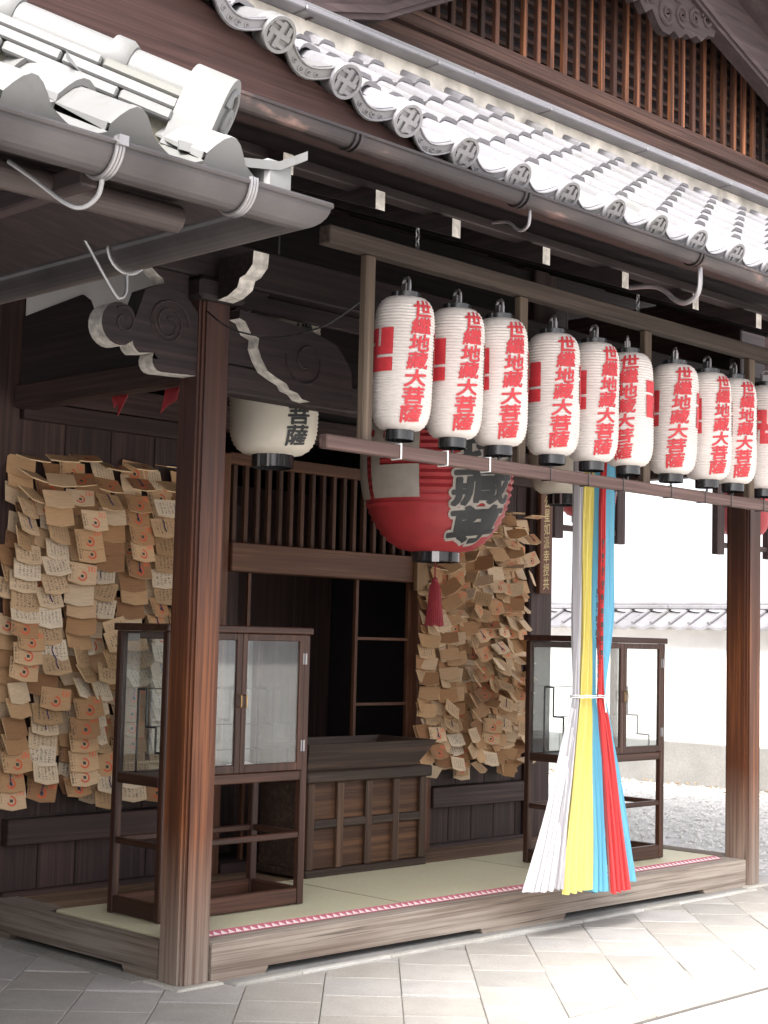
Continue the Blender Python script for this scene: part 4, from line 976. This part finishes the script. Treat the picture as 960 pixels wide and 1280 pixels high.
streamer('yellow_streamer', CLY, keys((2.38, 2.47), (2.408, 2.502), (2.225, 2.495), 0.235), 5, 0.4, 0.055)
streamer('blue_streamer', CLB, keys((2.462, 2.53), (2.50, 2.55), (2.485, 2.63), 0.22), 3, 0.0, 0.055)
streamer('red_streamer', CLR, keys((2.506, 2.552), (2.53, 2.59), (2.625, 2.815), 0.205), 4, 0.6, 0.06, ybase=-0.02)
streamer('blue_streamer', CLB, keys((2.55, 2.692), (2.565, 2.645), (2.80, 2.945), 0.245), 3, 0.3, 0.045)
streamer('yellow_streamer', CLY, [(1.2, 2.60, 2.61, 0.01), (0.7, 2.69, 2.72, 0.012), (0.25, 2.80, 2.85, 0.02)], 2, 0.3, 0.02, ybase=0.01)
tb = MB()
for zz in (1.262, 1.272): tb.tube([(2.495 + 0.15*math.cos(R(a)), -0.018+0.05*math.sin(R(a)), zz+0.003*math.sin(a)) for a in range(0, 361, 15)], 0.003, 6)
tb.tube([(2.565, -0.07, 1.26), (2.575, -0.075, 1.18)], 0.004, 5); tb.tube([(2.58, -0.07, 1.26), (2.60, -0.078, 1.20)], 0.0035, 5)
tb.build('tie_cord', TIE, bt, smooth=True)
im = MB()     # brush written marks on the red and blue bands
for (X, z0, n, wd) in ((2.500, 2.12, 9, 0.016), (2.452, 1.85, 4, 0.012), (2.47, 1.62, 5, 0.010)):
    for k in range(n):
        z = z0 - k*0.075; im.box((X+rng.uniform(-.004,.004), -0.093, z), (X+wd, -0.0905, z-0.03)); im.box((X+0.002, -0.0935, z-0.036), (X+wd*0.6, -0.091, z-0.05))
im.build('ink_marks', BLACKINK, bt, kind='stuff')
kn = MB(); kn.tube([(2.38, 0.05, 3.17), (2.5, 0.0, 3.20), (2.62, -0.02, 3.16), (2.66, -0.02, 3.08)], [0.03, 0.04, 0.04, 0.03], 10); kn.build('top_knot', CLB, bt, smooth=True)

# ================================================================ offering box
ob = thing('offering_box', 'dark wooden offering box with panelled front and open flared trough before the door', 'offering box', (1.69, 1.03, PT+0.002))
W, Dp = 0.99, 0.44
B('base_frame', (0, 0, 0.012), (W, Dp, 0.055), BOXW, ob); B('cap_rail', (-0.02, -0.02, 0.545), (W+0.02, Dp+0.02, 0.61), BOXW, ob, c=0.008)
B('front_panel', (0.02, 0.035, 0.056), (W-0.02, 0.05, 0.544), BOXP, ob)
for k in range(5): X = 0.008 + k*(W-0.066)/4; B('stile', (X, 0.004, 0.056), (X+0.05, 0.034, 0.544), BOXZ, ob)
for k in range(4): X = 0.008 + k*(W-0.066)/4 + 0.051; B('mid_rail', (X, 0.006, 0.285), (X+(W-0.066)/4-0.052, 0.034, 0.335), BOXW, ob)
for (xa) in (0.003, W-0.023): B('side_panel', (xa, 0.051, 0.056), (xa+0.02, Dp-0.021, 0.544), BOXW, ob)
B('back_panel', (0.02, Dp-0.02, 0.056), (W-0.02, Dp, 0.544), BOXW, ob)
def slab(name, P, d, mat):
    mb = MB(); d = Vector(d); mb.v = [tuple(p) for p in P] + [tuple(Vector(p)+d) for p in P]; mb.f = [(0,1,2,3), (7,6,5,4), (0,4,5,1), (1,5,6,2), (2,6,7,3), (3,7,4,0)]; mb.fm = [0]*6; return mb.build(name, mat, ob, fixn=True)
slab('trough_front', [(0.0, 0.01, 0.612), (W-0.10, 0.01, 0.612), (W+0.045, -0.03, 0.765), (-0.03, -0.03, 0.765)], (0, 0.022, 0.0), BOXW)
slab('trough_back', [(0.0, Dp-0.03, 0.612), (W-0.10, Dp-0.03, 0.612), (W+0.045, Dp+0.01, 0.765), (-0.03, Dp+0.01, 0.765)], (0, 0.02, 0.0), BOXW)
slab('trough_side', [(0.002, 0.033, 0.612), (0.002, Dp-0.032, 0.612), (-0.028, Dp+0.008, 0.764), (-0.028, -0.006, 0.764)], (0.02, 0, 0), BOXW)
slab('trough_side', [(W-0.122, 0.033, 0.612), (W-0.122, Dp-0.032, 0.612), (W+0.022, Dp+0.008, 0.764), (W+0.022, -0.006, 0.764)], (0.02, 0, 0), BOXW)
B('grille_floor', (0.03, 0.04, 0.615), (W-0.13, Dp-0.04, 0.622), INNER, ob)

# ================================================================ glass display cabinets
def cabinet(lab_, loc):
    t = thing('display_cabinet', lab_, 'cabinet', loc, 0, 'glazed display cabinets standing on the platform')
    W, Dp, H = 0.92, 0.41, 1.40
    B('top_board', (-0.012, -0.012, H-0.035), (W+0.012, Dp+0.012, H), CABX, t)
    for X in (0, W-0.042):
        for Y in (0, Dp-0.04): B('leg', (X, Y, 0.002), (X+0.042, Y+0.04, H-0.036), CABZ, t)
    for Y in (0.004, Dp-0.036):
        B('base_rail', (0.043, Y, 0.004), (W-0.043, Y+0.032, 0.085), CABX, t); B('shelf_rail', (0.043, Y, 0.335), (W-0.043, Y+0.03, 0.365), CABX, t); B('glass_sill', (0.043, Y, 0.625), (W-0.043, Y+0.032, 0.675), CABX, t)
        B('head_rail', (0.043, Y, H-0.075), (W-0.043, Y+0.03, H-0.036), CABX, t) if Y > 0.1 else None
    for X in (0.004, W-0.036):
        B('base_rail', (X, 0.041, 0.004), (X+0.032, Dp-0.041, 0.085), CABY, t); B('shelf_rail', (X, 0.041, 0.335), (X+0.03, Dp-0.041, 0.365), CABY, t); B('glass_sill', (X, 0.041, 0.625), (X+0.032, Dp-0.041, 0.675), CABY, t)
        MB().box((X+0.012, 0.041, 0.676), (X+0.016, Dp-0.041, H-0.037)).build('side_pane', GLASS, t)
    MB().box((0.044, Dp-0.02, 0.676), (W-0.044, Dp-0.016, H-0.076)).build('back_pane', GLASS, t)
    B('cabinet_floor', (0.036, 0.037, 0.660), (W-0.036, Dp-0.037, 0.668), CABX, t)
    hw = (W-0.086)/2
    for k in range(2):
        x0 = 0.043 + k*hw; x1 = x0 + hw - 0.002; z0, z1 = 0.678, H-0.038; s = 0.033
        d = MB(); d.bbox((x0, -0.008, z0), (x0+s, 0.014, z1), 0.003); d.bbox((x1-s, -0.008, z0), (x1, 0.014, z1), 0.003); d.bbox((x0+s+.0005, -0.007, z0), (x1-s-.0005, 0.013, z0+0.04), 0.003); d.bbox((x0+s+.0005, -0.007, z1-s), (x1-s-.0005, 0.013, z1), 0.003)
        do = d.build('glass_door', CABZ, t)
        MB().box((x0+s, 0.001, z0+0.04), (x1-s, 0.005, z1-s)).build('pane', GLASS, do)
        hx = x1-0.016 if k == 0 else x0+0.016
        MB().tube([(hx, -0.009, 1.0), (hx, -0.028, 1.003), (hx, -0.03, 1.03), (hx, -0.028, 1.057), (hx, -0.009, 1.06)], 0.004, 6).build('handle', BRASS, do, smooth=True)
        for z in (0.80, 1.24):
            gx = x0-0.001 if k == 0 else x1+0.001
            g = MB(); g.box((gx-0.014, -0.0095, z-0.028), (gx+0.014, -0.0082, z+0.028)); g.tube([(gx, -0.012, z-0.028), (gx, -0.012, z+0.028)], 0.004, 8); g.build('hinge', METAL, do)
    # stepped wire stand inside
    st = MB(); a = [(Dp-y_, z_) for y_, z_ in ((0.10, 0.675), (0.10, 1.08), (0.17, 1.08), (0.17, 0.90), (0.25, 0.90), (0.25, 0.78), (0.34, 0.78), (0.34, 0.675))]
    for Xs in (0.07, W-0.075):
        for (y0, z0), (y1, z1) in zip(a, a[1:]): st.tube([(Xs, y0, z0), (Xs, y1, z1)], 0.006, 6)
    for (y0, z0) in ((Dp-0.10, 1.08), (Dp-0.17, 0.90), (Dp-0.25, 0.78)): st.tube([(0.07, y0, z0), (W-0.075, y0, z0)], 0.0022, 5)
    st.build('stepped_stand', LACQ, t)
    return t
c1 = cabinet('glass fronted wooden cabinet behind the left porch post, left of the offering box', (0.20, 0.43, PT+0.019))
c2 = cabinet('glass fronted wooden cabinet behind the coloured ropes, near the right porch post', (3.205, 0.30, PT+0.019))
# crumpled plastic wrap and cup on the left cabinet floor
cr = MB(); n = 12; g = [[(0.60+i*0.02, 0.12+j*0.018, rng.uniform(0, 0.05)*math.sin(math.pi*i/n)*math.sin(math.pi*j/n)+0.003) for j in range(n+1)] for i in range(n+1)]
for i in range(n):
    for j in range(n): cr.quad(g[i][j], g[i+1][j], g[i+1][j+1], g[i][j+1])
cr.build('crumpled_wrapper', PAPER, label='crumpled white wrapper lying on the left cabinet floor', cat='wrapper', loc=(0.12, 0.40, PT+0.019+0.669))
B('paper_note', (0.0, 0.0, 0.0), (0.09, 0.003, 0.035), PAPER, None, c=0.0005, label='small white paper note taped inside the left cabinet pane', cat='note', loc=(0.235, 0.70, PT+0.019+1.315)).rotation_euler = (0, 0, R(90))

# ================================================================ votive plaques
EW, EH = 0.15, 0.105
def ema_geo(w_=EW, h=EH, th=0.006):
    V = [(-w_/2, 0, 0), (w_/2, 0, 0), (w_/2, 0, -h), (0, 0, -h-0.014), (-w_/2, 0, -h)]
    P = [(x, -th/2, z) for x, y, z in V] + [(x, th/2, z) for x, y, z in V]
    F = [(0, 4, 3, 2, 1)[::-1], (5, 6, 7, 8, 9)[::-1]] + [(i, (i+1) % 5, 5+(i+1) % 5, 5+i) for i in range(5)]
    F[0] = (4, 3, 2, 1, 0); F[0] = (0, 4, 3, 2, 1)
    return P, F
eP, eF = ema_geo()
def ema_mesh(kind):
    me = bpy.data.meshes.new('ema_plaque'); me.from_pydata(eP, [], eF); me.materials.append(EMA[kind]); me.materials.append(EMAEDGE)
    uv = me.uv_layers.new(name='UVMap')
    for p in me.polygons:
        p.material_index = 0 if p.index < 2 else 1
        for li in p.loop_indices:
            v = me.vertices[me.loops[li].vertex_index].co; uv.data[li].uv = ((v.x+EW/2)/EW, (v.z+EH+0.014)/(EH+0.014))
    return me
EM = {k: ema_mesh(k) for k in EMA}
mE = MB(); mE.tube([(0, -0.005, -0.006), (0.004, -0.008, -0.03), (-0.003, -0.01, -0.05), (0.003, -0.01, -0.085)], 0.003, 5)
STRING = plain('purple_string', (0.06, 0.045, 0.14), 0.8)
me_str = mE.mesh('string', STRING)
stuff = {k: ([], [], [], []) for k in EMAS}
def put_stuff(kind, M):
    V, F, U, Rn = stuff[kind]; n0 = len(V); V += [tuple(M @ Vector(p)) for p in eP]; r = rng.random()
    for i, f in enumerate(eF):
        F.append(tuple(n0+j for j in f)); Rn.append(r)
        for j in f: U.append(((eP[j][0]+EW/2)/EW, (eP[j][2]+EH+0.014)/(EH+0.014)))
TONE = {'blank': 'plain unwritten', 'text': 'pale closely written', 'ring': 'honey coloured red ringed'}
def mat_ema(x, y, z, tilt, yaw, roll, s=1.0):
    return Matrix.Translation((x, y, z)) @ Matrix.Rotation(yaw, 4, 'Z') @ Matrix.Rotation(tilt, 4, 'X') @ Matrix.Rotation(roll, 4, 'Y') @ Matrix.Scale(s, 4)
ORD = ['topmost', 'second', 'third', 'fourth', 'fifth', 'sixth', 'seventh', 'eighth', 'ninth', 'tenth', 'eleventh', 'twelfth', 'thirteenth', 'fourteenth', 'fifteenth', 'sixteenth', 'seventeenth', 'eighteenth', 'nineteenth', 'twentieth', 'twenty-first', 'twenty-second', 'twenty-third', 'twenty-fourth', 'twenty-fifth', 'twenty-sixth', 'twenty-seventh', 'twenty-eighth', 'twenty-ninth', 'thirtieth']
def cluster(side, xs, ztop, zbot, pitch, sc, group, yawr, mess, wts, nl):
    ncols = len(xs)
    for c, X in enumerate(xs):
        zt = ztop[c] if isinstance(ztop, list) else ztop; zb = zbot + rng.uniform(-0.04, 0.08)
        # under layers
        for layer in range(nl):
            z = zt - rng.random()*0.04
            while z > zb+0.12:
                k = rng.choice(['blank', 'blank', 'ring', 'text'])
                put_stuff(k, mat_ema(X + rng.uniform(-.05, .05), BY-0.015-0.035*layer, z, -rng.uniform(.15, .5), rng.uniform(-.3, .3), rng.gauss(0, .14), sc)); z -= rng.uniform(0.07, 0.10)
        z = zt; row = 0; run = 0; kind = 'text'; yaw = 0; xo = 0; roll = 0; out = 0
        while z > zb + 0.09 and row < 30:
            if run <= 0:
                run = rng.randint(1, 5); kind = rng.choices(['text', 'ring', 'blank'], wts)[0]; yaw = rng.gauss(-0.1, yawr); xo = rng.uniform(-.03, .03); roll = rng.gauss(0, 0.12*mess); out = rng.uniform(0, 0.07)
                z -= rng.random()*0.02
            run -= 1
            frac = (zt - z)/(zt - zbot)
            tilt = -(0.28 + max(0, 0.9*(1-frac*7)) + abs(rng.gauss(0, .16*mess)))
            x = X + xo + rng.gauss(0, .006); y = BY - 0.075 - out - 0.012*math.sin(row*2.1+c)
            xx = min(max(x, xs[0]-0.03), xs[-1]+0.05)
            where = {0: 'far left column', ncols-1: 'far right column', 1: 'second column from left', ncols-2: 'second column from right', 2: 'third column from left'}.get(c, '%s column from left' % ORD[c])
            l = '%s plaque, %s down, %s, %s' % (TONE[kind], ORD[row], where, side)
            if row == 0: l = '%s plaque, topmost, %s, %s' % (TONE[kind], where, side)
            o = link('votive_plaque', EM[kind], None, l, 'votive plaque', group, M=mat_ema(xx, y, z, tilt, yaw + rng.gauss(0, .05), roll + rng.gauss(0, .05*mess), sc*rng.uniform(.96, 1.04)))
            if kind != 'blank' and rng.random() < 0.16: link('string', me_str, o)
            z -= pitch*rng.uniform(0.75, 1.3); row += 1
cluster('left of the door', [0.07, 0.255, 0.44, 0.60, 0.79, 0.965, 1.14], [2.46, 2.47, 2.50, 2.48, 2.50, 2.50, 2.50], 0.60, 0.080, 1.02, 'votive plaques hung left of the door', 0.22, 0.8, [5, 6, 3], 1)
cluster('right of the door', [3.22, 3.335, 3.45, 3.565, 3.68, 3.795, 3.91, 4.02, 4.13], [2.05, 2.2, 2.3, 2.38, 2.44, 2.46, 2.46, 2.46, 2.44], 0.60, 0.112, 0.86, 'votive plaques hung right of the door', 0.5, 2.2, [4, 4, 6], 2)
for k, (V, F, U, Rn) in stuff.items():
    me = bpy.data.meshes.new('hidden_plaques'); me.from_pydata(V, [], F); me.materials.append(EMAS[k]); uv = me.uv_layers.new(name='UVMap')
    for i, u in enumerate(U): uv.data[i].uv = u
    at = me.attributes.new('rnd', 'FLOAT', 'FACE')
    for i, r in enumerate(Rn): at.data[i].value = r
    link('plaque_underlayer', me, None, 'dense under layers of %s votive plaques packed against the wall boards' % k, None, None, 'stuff')
# red cloth scraps, rope and the slack cable
def rag(name, P, mat, lab_, cat):
    mb = MB(); c = Vector((sum(p[0] for p in P)/len(P), sum(p[1] for p in P)/len(P), sum(p[2] for p in P)/len(P)))
    P2 = [(Vector(p)-c)*0.75 for p in P]; mb.prism([(0, 0)], lambda u, v, d: (0, 0, 0), 0, 0) if False else None
    n = len(P2); mb.v = [tuple(p) for p in P2] + [tuple(p+Vector((0.006, 0.004, 0))) for p in P2]; mb.f = [tuple(range(n)), tuple(range(n, 2*n))[::-1]] + [(i, n+i, n+(i+1) % n, (i+1) % n) for i in range(n)]; mb.fm = [0]*(n+2)
    return mb.build(name, mat, None, label=lab_, cat=cat, loc=tuple(c))
rag('red_ribbon', [(0.10, 0.84, 2.72), (0.09, 0.80, 2.64), (0.10, 0.77, 2.67), (0.08, 0.74, 2.58), (0.09, 0.70, 2.65), (0.10, 0.66, 2.72)], REDP, 'ragged red ribbon hanging under the side beam, left of its pair', 'ribbon')
rag('red_ribbon', [(0.10, 0.40, 2.72), (0.09, 0.43, 2.57), (0.09, 0.36, 2.61), (0.10, 0.28, 2.64), (0.10, 0.26, 2.72)], REDP, 'red ribbon under the side beam, close against the left porch post', 'ribbon')
q = MB().tube([(0, 0, 0.5), (-0.01, -0.01, 0.3), (0.005, 0.0, 0.1), (0, 0.02, 0)], 0.012, 8).build('red_rope', REDINK, None, smooth=True, label='thin red rope hanging by the rear left corner post', cat='rope', loc=(0.09, 1.70, 2.80))
P = [(1.15, -0.72, 3.10), (0.95, -0.5, 2.98), (0.7, -0.2, 2.93), (0.5, 0.0, 2.96), (0.3, 0.02, 3.03)]
MB().tube(curve([(0.28, -0.74, 3.0-2.8), (0.2, -0.6, 2.90-2.8), (0.12, -0.4, 2.86-2.8), (0.02, -0.2, 2.90-2.8), (-0.02, -0.05, 3.0-2.8)]), 0.004, 6).build('slack_cable', LACQ, None, smooth=True, label='thin grey cable sagging between the first rack post and the porch post', cat='cable', loc=(0, 0, 2.8))

# ================================================================ near hipped roof, upper left
nr = thing('neighbour_building', 'hip roofed outbuilding with grey gutter filling the upper left corner', 'building', (-1.958, -2.682, 0))
NP = 0.56; NZ0 = 2.628
def NF(x, s): return Vector((x, s, NZ0 + 0.015 + NP*s))       # local: corner at origin, front eave along -x, s runs to +y
deck = MB()
deck.v = [(0, 0.03, NZ0-0.03), (-3.2, 0.03, NZ0-0.03), (-3.2, 2.4, NZ0-0.03+NP*2.4), (-2.4, 2.4, NZ0-0.03+NP*2.4), (0, 2.6, NZ0-0.03)]
deck.f = [(0, 1, 2, 3)]; deck.fm = [0]
deck.quad((-0.03, 0.03, NZ0-0.03), (-2.4, 2.4, NZ0-0.03+NP*2.37), (-2.4, 4.2, NZ0-0.03+NP*2.37), (-0.03, 4.2, NZ0-0.03))
deck.quad((-0.03, 0.03, NZ0-0.06), (-0.03, 4.2, NZ0-0.06), (-3.2, 4.2, NZ0+0.5), (-3.2, 0.03, NZ0-0.06))
nroof = deck.build('roof', RX, nr)
def cat_half(p, q, a, b): return p
tn_ = tile_mesh('pan_tile', 0.265, 0.27, 0.115, 0.052, 0.034, TILEN, wave=True); tne = tile_mesh('eave_tile', 0.265, 0.27, 0.115, 0.052, 0.034, TILEN, eave='apron', wave=True)
cz = 1/math.sqrt(1+NP*NP)
for i in range(10):
    X = -0.215 - i*0.265
    for j in range(9):
        s = j*0.225*cz - 0.03
        if s > -(X) - 0.05 + (0.06 if j == 0 else 0): break
        o = NF(X, s); ex = Vector((1, 0, 0)); ey = Vector((0, cz, NP*cz)); ez = ex.cross(ey)
        M = Matrix((ex, ey, ez)).transposed().to_4x4(); M.translation = o
        link('eave_tile' if j == 0 else 'pan_tile', tne if j == 0 else tn_, nroof, M=M)
for i in range(13):      # eave tiles of the side slope, seen from beneath
    Y = 0.25 + i*0.265; o = Vector((0.03, Y, NZ0+0.015)); ex = Vector((0, 1, 0)); ey = Vector((-cz, 0, NP*cz)); ez = ex.cross(ey)
    M = Matrix((ex, ey, ez)).transposed().to_4x4(); M.translation = o; link('eave_tile', tne, nroof, M=M)
    for j in range(1, 5):
        s = j*0.225*cz
        if s > Y - 0.05: break
        M2 = M.copy(); M2.translation = o + Vector((-s, 0, NP*s)); link('pan_tile', tn_, nroof, M=M2)
# corner tile with upturned tip
ctl = MB(); pts = [(-0.26, -0.03, 0.06), (-0.10, -0.04, 0.035), (0.02, -0.05, 0.045), (0.10, -0.06, 0.075)]
ctl.v = []
for (x_, y_, z_) in [(-0.24, 0.02, 0.055), (-0.12, -0.045, 0.03), (0.0, -0.06, 0.045), (0.075, -0.075, 0.085)]: ctl.v += [(x_, y_, NZ0+z_), (x_+0.07, y_+0.10, NZ0+z_+0.03), (x_, y_, NZ0+z_-0.022), (x_+0.07, y_+0.10, NZ0+z_+0.008)]
for i in range(3): a = 4*i; ctl.f += [(a, a+4, a+5, a+1), (a+2, a+3, a+7, a+6), (a, a+2, a+6, a+4), (a+1, a+5, a+7, a+3)]
ctl.f += [(12, 13, 15, 14), (0, 1, 3, 2)]; ctl.fm = [0]*len(ctl.f); ctl.build('corner_tile', TILEN, nroof, fixn=True)
ctl = MB(); ctl.bbox((-0.035, -0.055, NZ0-0.05), (0.05, 0.03, NZ0+0.05), 0.01); ctl.build('corner_block', TILEN, nroof)
# hip: stacked flat courses under a round cap ending in a crested end tile
hd = Vector((-S2, S2, NP*S2)); hd.normalize(); hs_ = Vector((S2, S2, 0)); hn = hs_.cross(hd).normalized()
if hn.z < 0: hn = -hn
HM = Matrix((hd, hs_, hn)).transposed().to_4x4(); HM.translation = Vector((-0.13, 0.13, NZ0+NP*0.13+0.0))
def hip(name, mb, mat, smooth=False): return mb.build(name, mat, nroof, smooth=smooth, M=HM)
core = MB().box((0.03, -0.05, -0.08), (3.4, 0.05, 0.10)); hip('hip_mortar', core, plain('mossy_mortar', (0.07, 0.065, 0.05), 0.95, scale=30, bmp=0.5))
for (z0, z1, hw_, off) in ((0.035, 0.062, 0.085, 0.0), (0.066, 0.093, 0.078, 0.16), (0.097, 0.122, 0.070, 0.07)):
    x = 0.05 - off*0.0; L0 = 0.14 + off
    while x < 3.3:
        L = L0 if x < 0.06 else 0.30
        for sgn in (-1, 1):
            a, b = (-hw_, -0.003) if sgn < 0 else (0.003, hw_)
            hip('hip_flat_tile', MB().bbox((x, a, z0), (x+L-0.006, b, z1), 0.005), TILEN)
        x += L
x = 0.05; k = 0
while x < 3.3:
    L = 0.30 if k else 0.20; mb = MB(); mb.tube([(x, 0, 0.135), (x+L-0.002, 0, 0.135)], [0.052, 0.052], 18); mb.tube([(x+L-0.045, 0, 0.137), (x+L-0.03, 0, 0.137), (x+L+0.01, 0, 0.137)], [0.055, 0.064, 0.064], 18)
    hip('hip_round_tile', mb, TILEN, True); x += L; k += 1
# end tile: thick arched block with a carved crescent
en = MB(); ar = [(-0.075, -0.02)] + [(0.082*math.cos(R(a)), 0.135+0.075*math.sin(R(a))) for a in range(180, -1, -12)] + [(0.075, -0.02), (0.03, 0.0), (-0.03, 0.0)]
en.prism(ar, lambda u, v, d: (d, u, v), 0.052, -0.05); eo = hip('ridge_end_tile', en, TILEN, True)
bm = bmesh.new(); bm.from_mesh(eo.data); bmesh.ops.recalc_face_normals(bm, faces=bm.faces); bm.to_mesh(eo.data); bm.free()
cc = MB(); cc.tube([(-0.052, 0.05*math.cos(R(a)), 0.125+0.055*math.sin(R(a))) for a in range(-60, 200, 20)], 0.009, 8); hip('carved_crescent', cc, TILEN, True)
cc = MB(); cc.tube([(-0.053, 0.018*math.cos(R(a)), 0.10+0.03*math.sin(R(a))) for a in range(0, 361, 30)], 0.012, 8); hip('carved_boss', cc, TILEN, True)
# gutters of the near roof
g1 = gutter((-3.2, -0.058, NZ0-0.048), (0.058, -0.058, NZ0-0.048), 0.060, (0, -1, 0), GUTN, nr, m1=1)
g2 = gutter((0.058, -0.058, NZ0-0.048), (0.058, 4.2, NZ0-0.048), 0.060, (1, 0, 0), GUTN, nr, m0=-1)
GZ = NZ0-0.048
for X in (-0.50, -0.13, -1.5):
    mb = MB(); P = [(X, -0.058-0.064*math.cos(R(a)), GZ-0.064*math.sin(R(a))) for a in range(-10, 150, 12)]
    for dx in (-0.008, 0, 0.008): mb.tube([(p[0]+dx, p[1], p[2]) for p in P], 0.005, 6)
    if X != -0.13: mb.box((X-0.012, -0.135, GZ-0.008), (X+0.012, -0.112, GZ+0.014))
    mb.build('gutter_strap', METAL, g1, smooth=True)
for X in (-0.50, -1.5):
    MB().tube(curve([(X, -0.06, GZ-0.064), (X, -0.045, GZ-0.10), (X-0.02, -0.02, GZ-0.125), (X-0.045, 0.01, GZ-0.115), (X-0.09, 0.07, GZ-0.06), (X-0.12, 0.12, GZ-0.02)]), 0.0055, 8).build('gutter_hook', WIRE, g1, smooth=True)
for Y in (0.62, 1.9):
    mb = MB(); mb.tube([(0.058+0.064*math.cos(R(a)), Y, GZ-0.064*math.sin(R(a))) for a in range(0, 181, 15)], 0.0055, 6)
    mb.tube(curve([(0.058, Y, GZ-0.062), (0.058, Y, GZ-0.115), (0.04, Y, GZ-0.135), (0.015, Y, GZ-0.12), (-0.08, Y, GZ+0.0), (-0.18, Y-0.0, GZ+0.12)]), 0.0045, 8); mb.build('gutter_hook', WIRE, g2, smooth=True)
for k in range(8): B('rafter', (-0.5-k*0.42, 0.02, NZ0-0.11), (-0.455-k*0.42, 4.0, NZ0-0.062), RYW, nr)
q = MB(); q.tube([(-3.2, 0.16, NZ0-0.085), (-0.13, 0.16, NZ0-0.085)], 0.034, 10); q.build('eave_pole', wood('eave_pole_wood', (0.035, 0.026, 0.025), (0.07, 0.052, 0.05), 'x'), nr, smooth=True)
for (X, Y) in ((-1.25, 0.5), (-1.25, 2.2), (-1.25, 4.0)): B('post', (X, Y, 0), (X+0.12, Y+0.12, NZ0-0.12), WZ, nr)
for k in range(14): B('wall_board', (-1.22, 0.63+k*0.25, 0.0), (-1.19, 0.63+k*0.25+0.246, NZ0-0.12), WZ, nr)  # unseen wall, added to block low light from the left
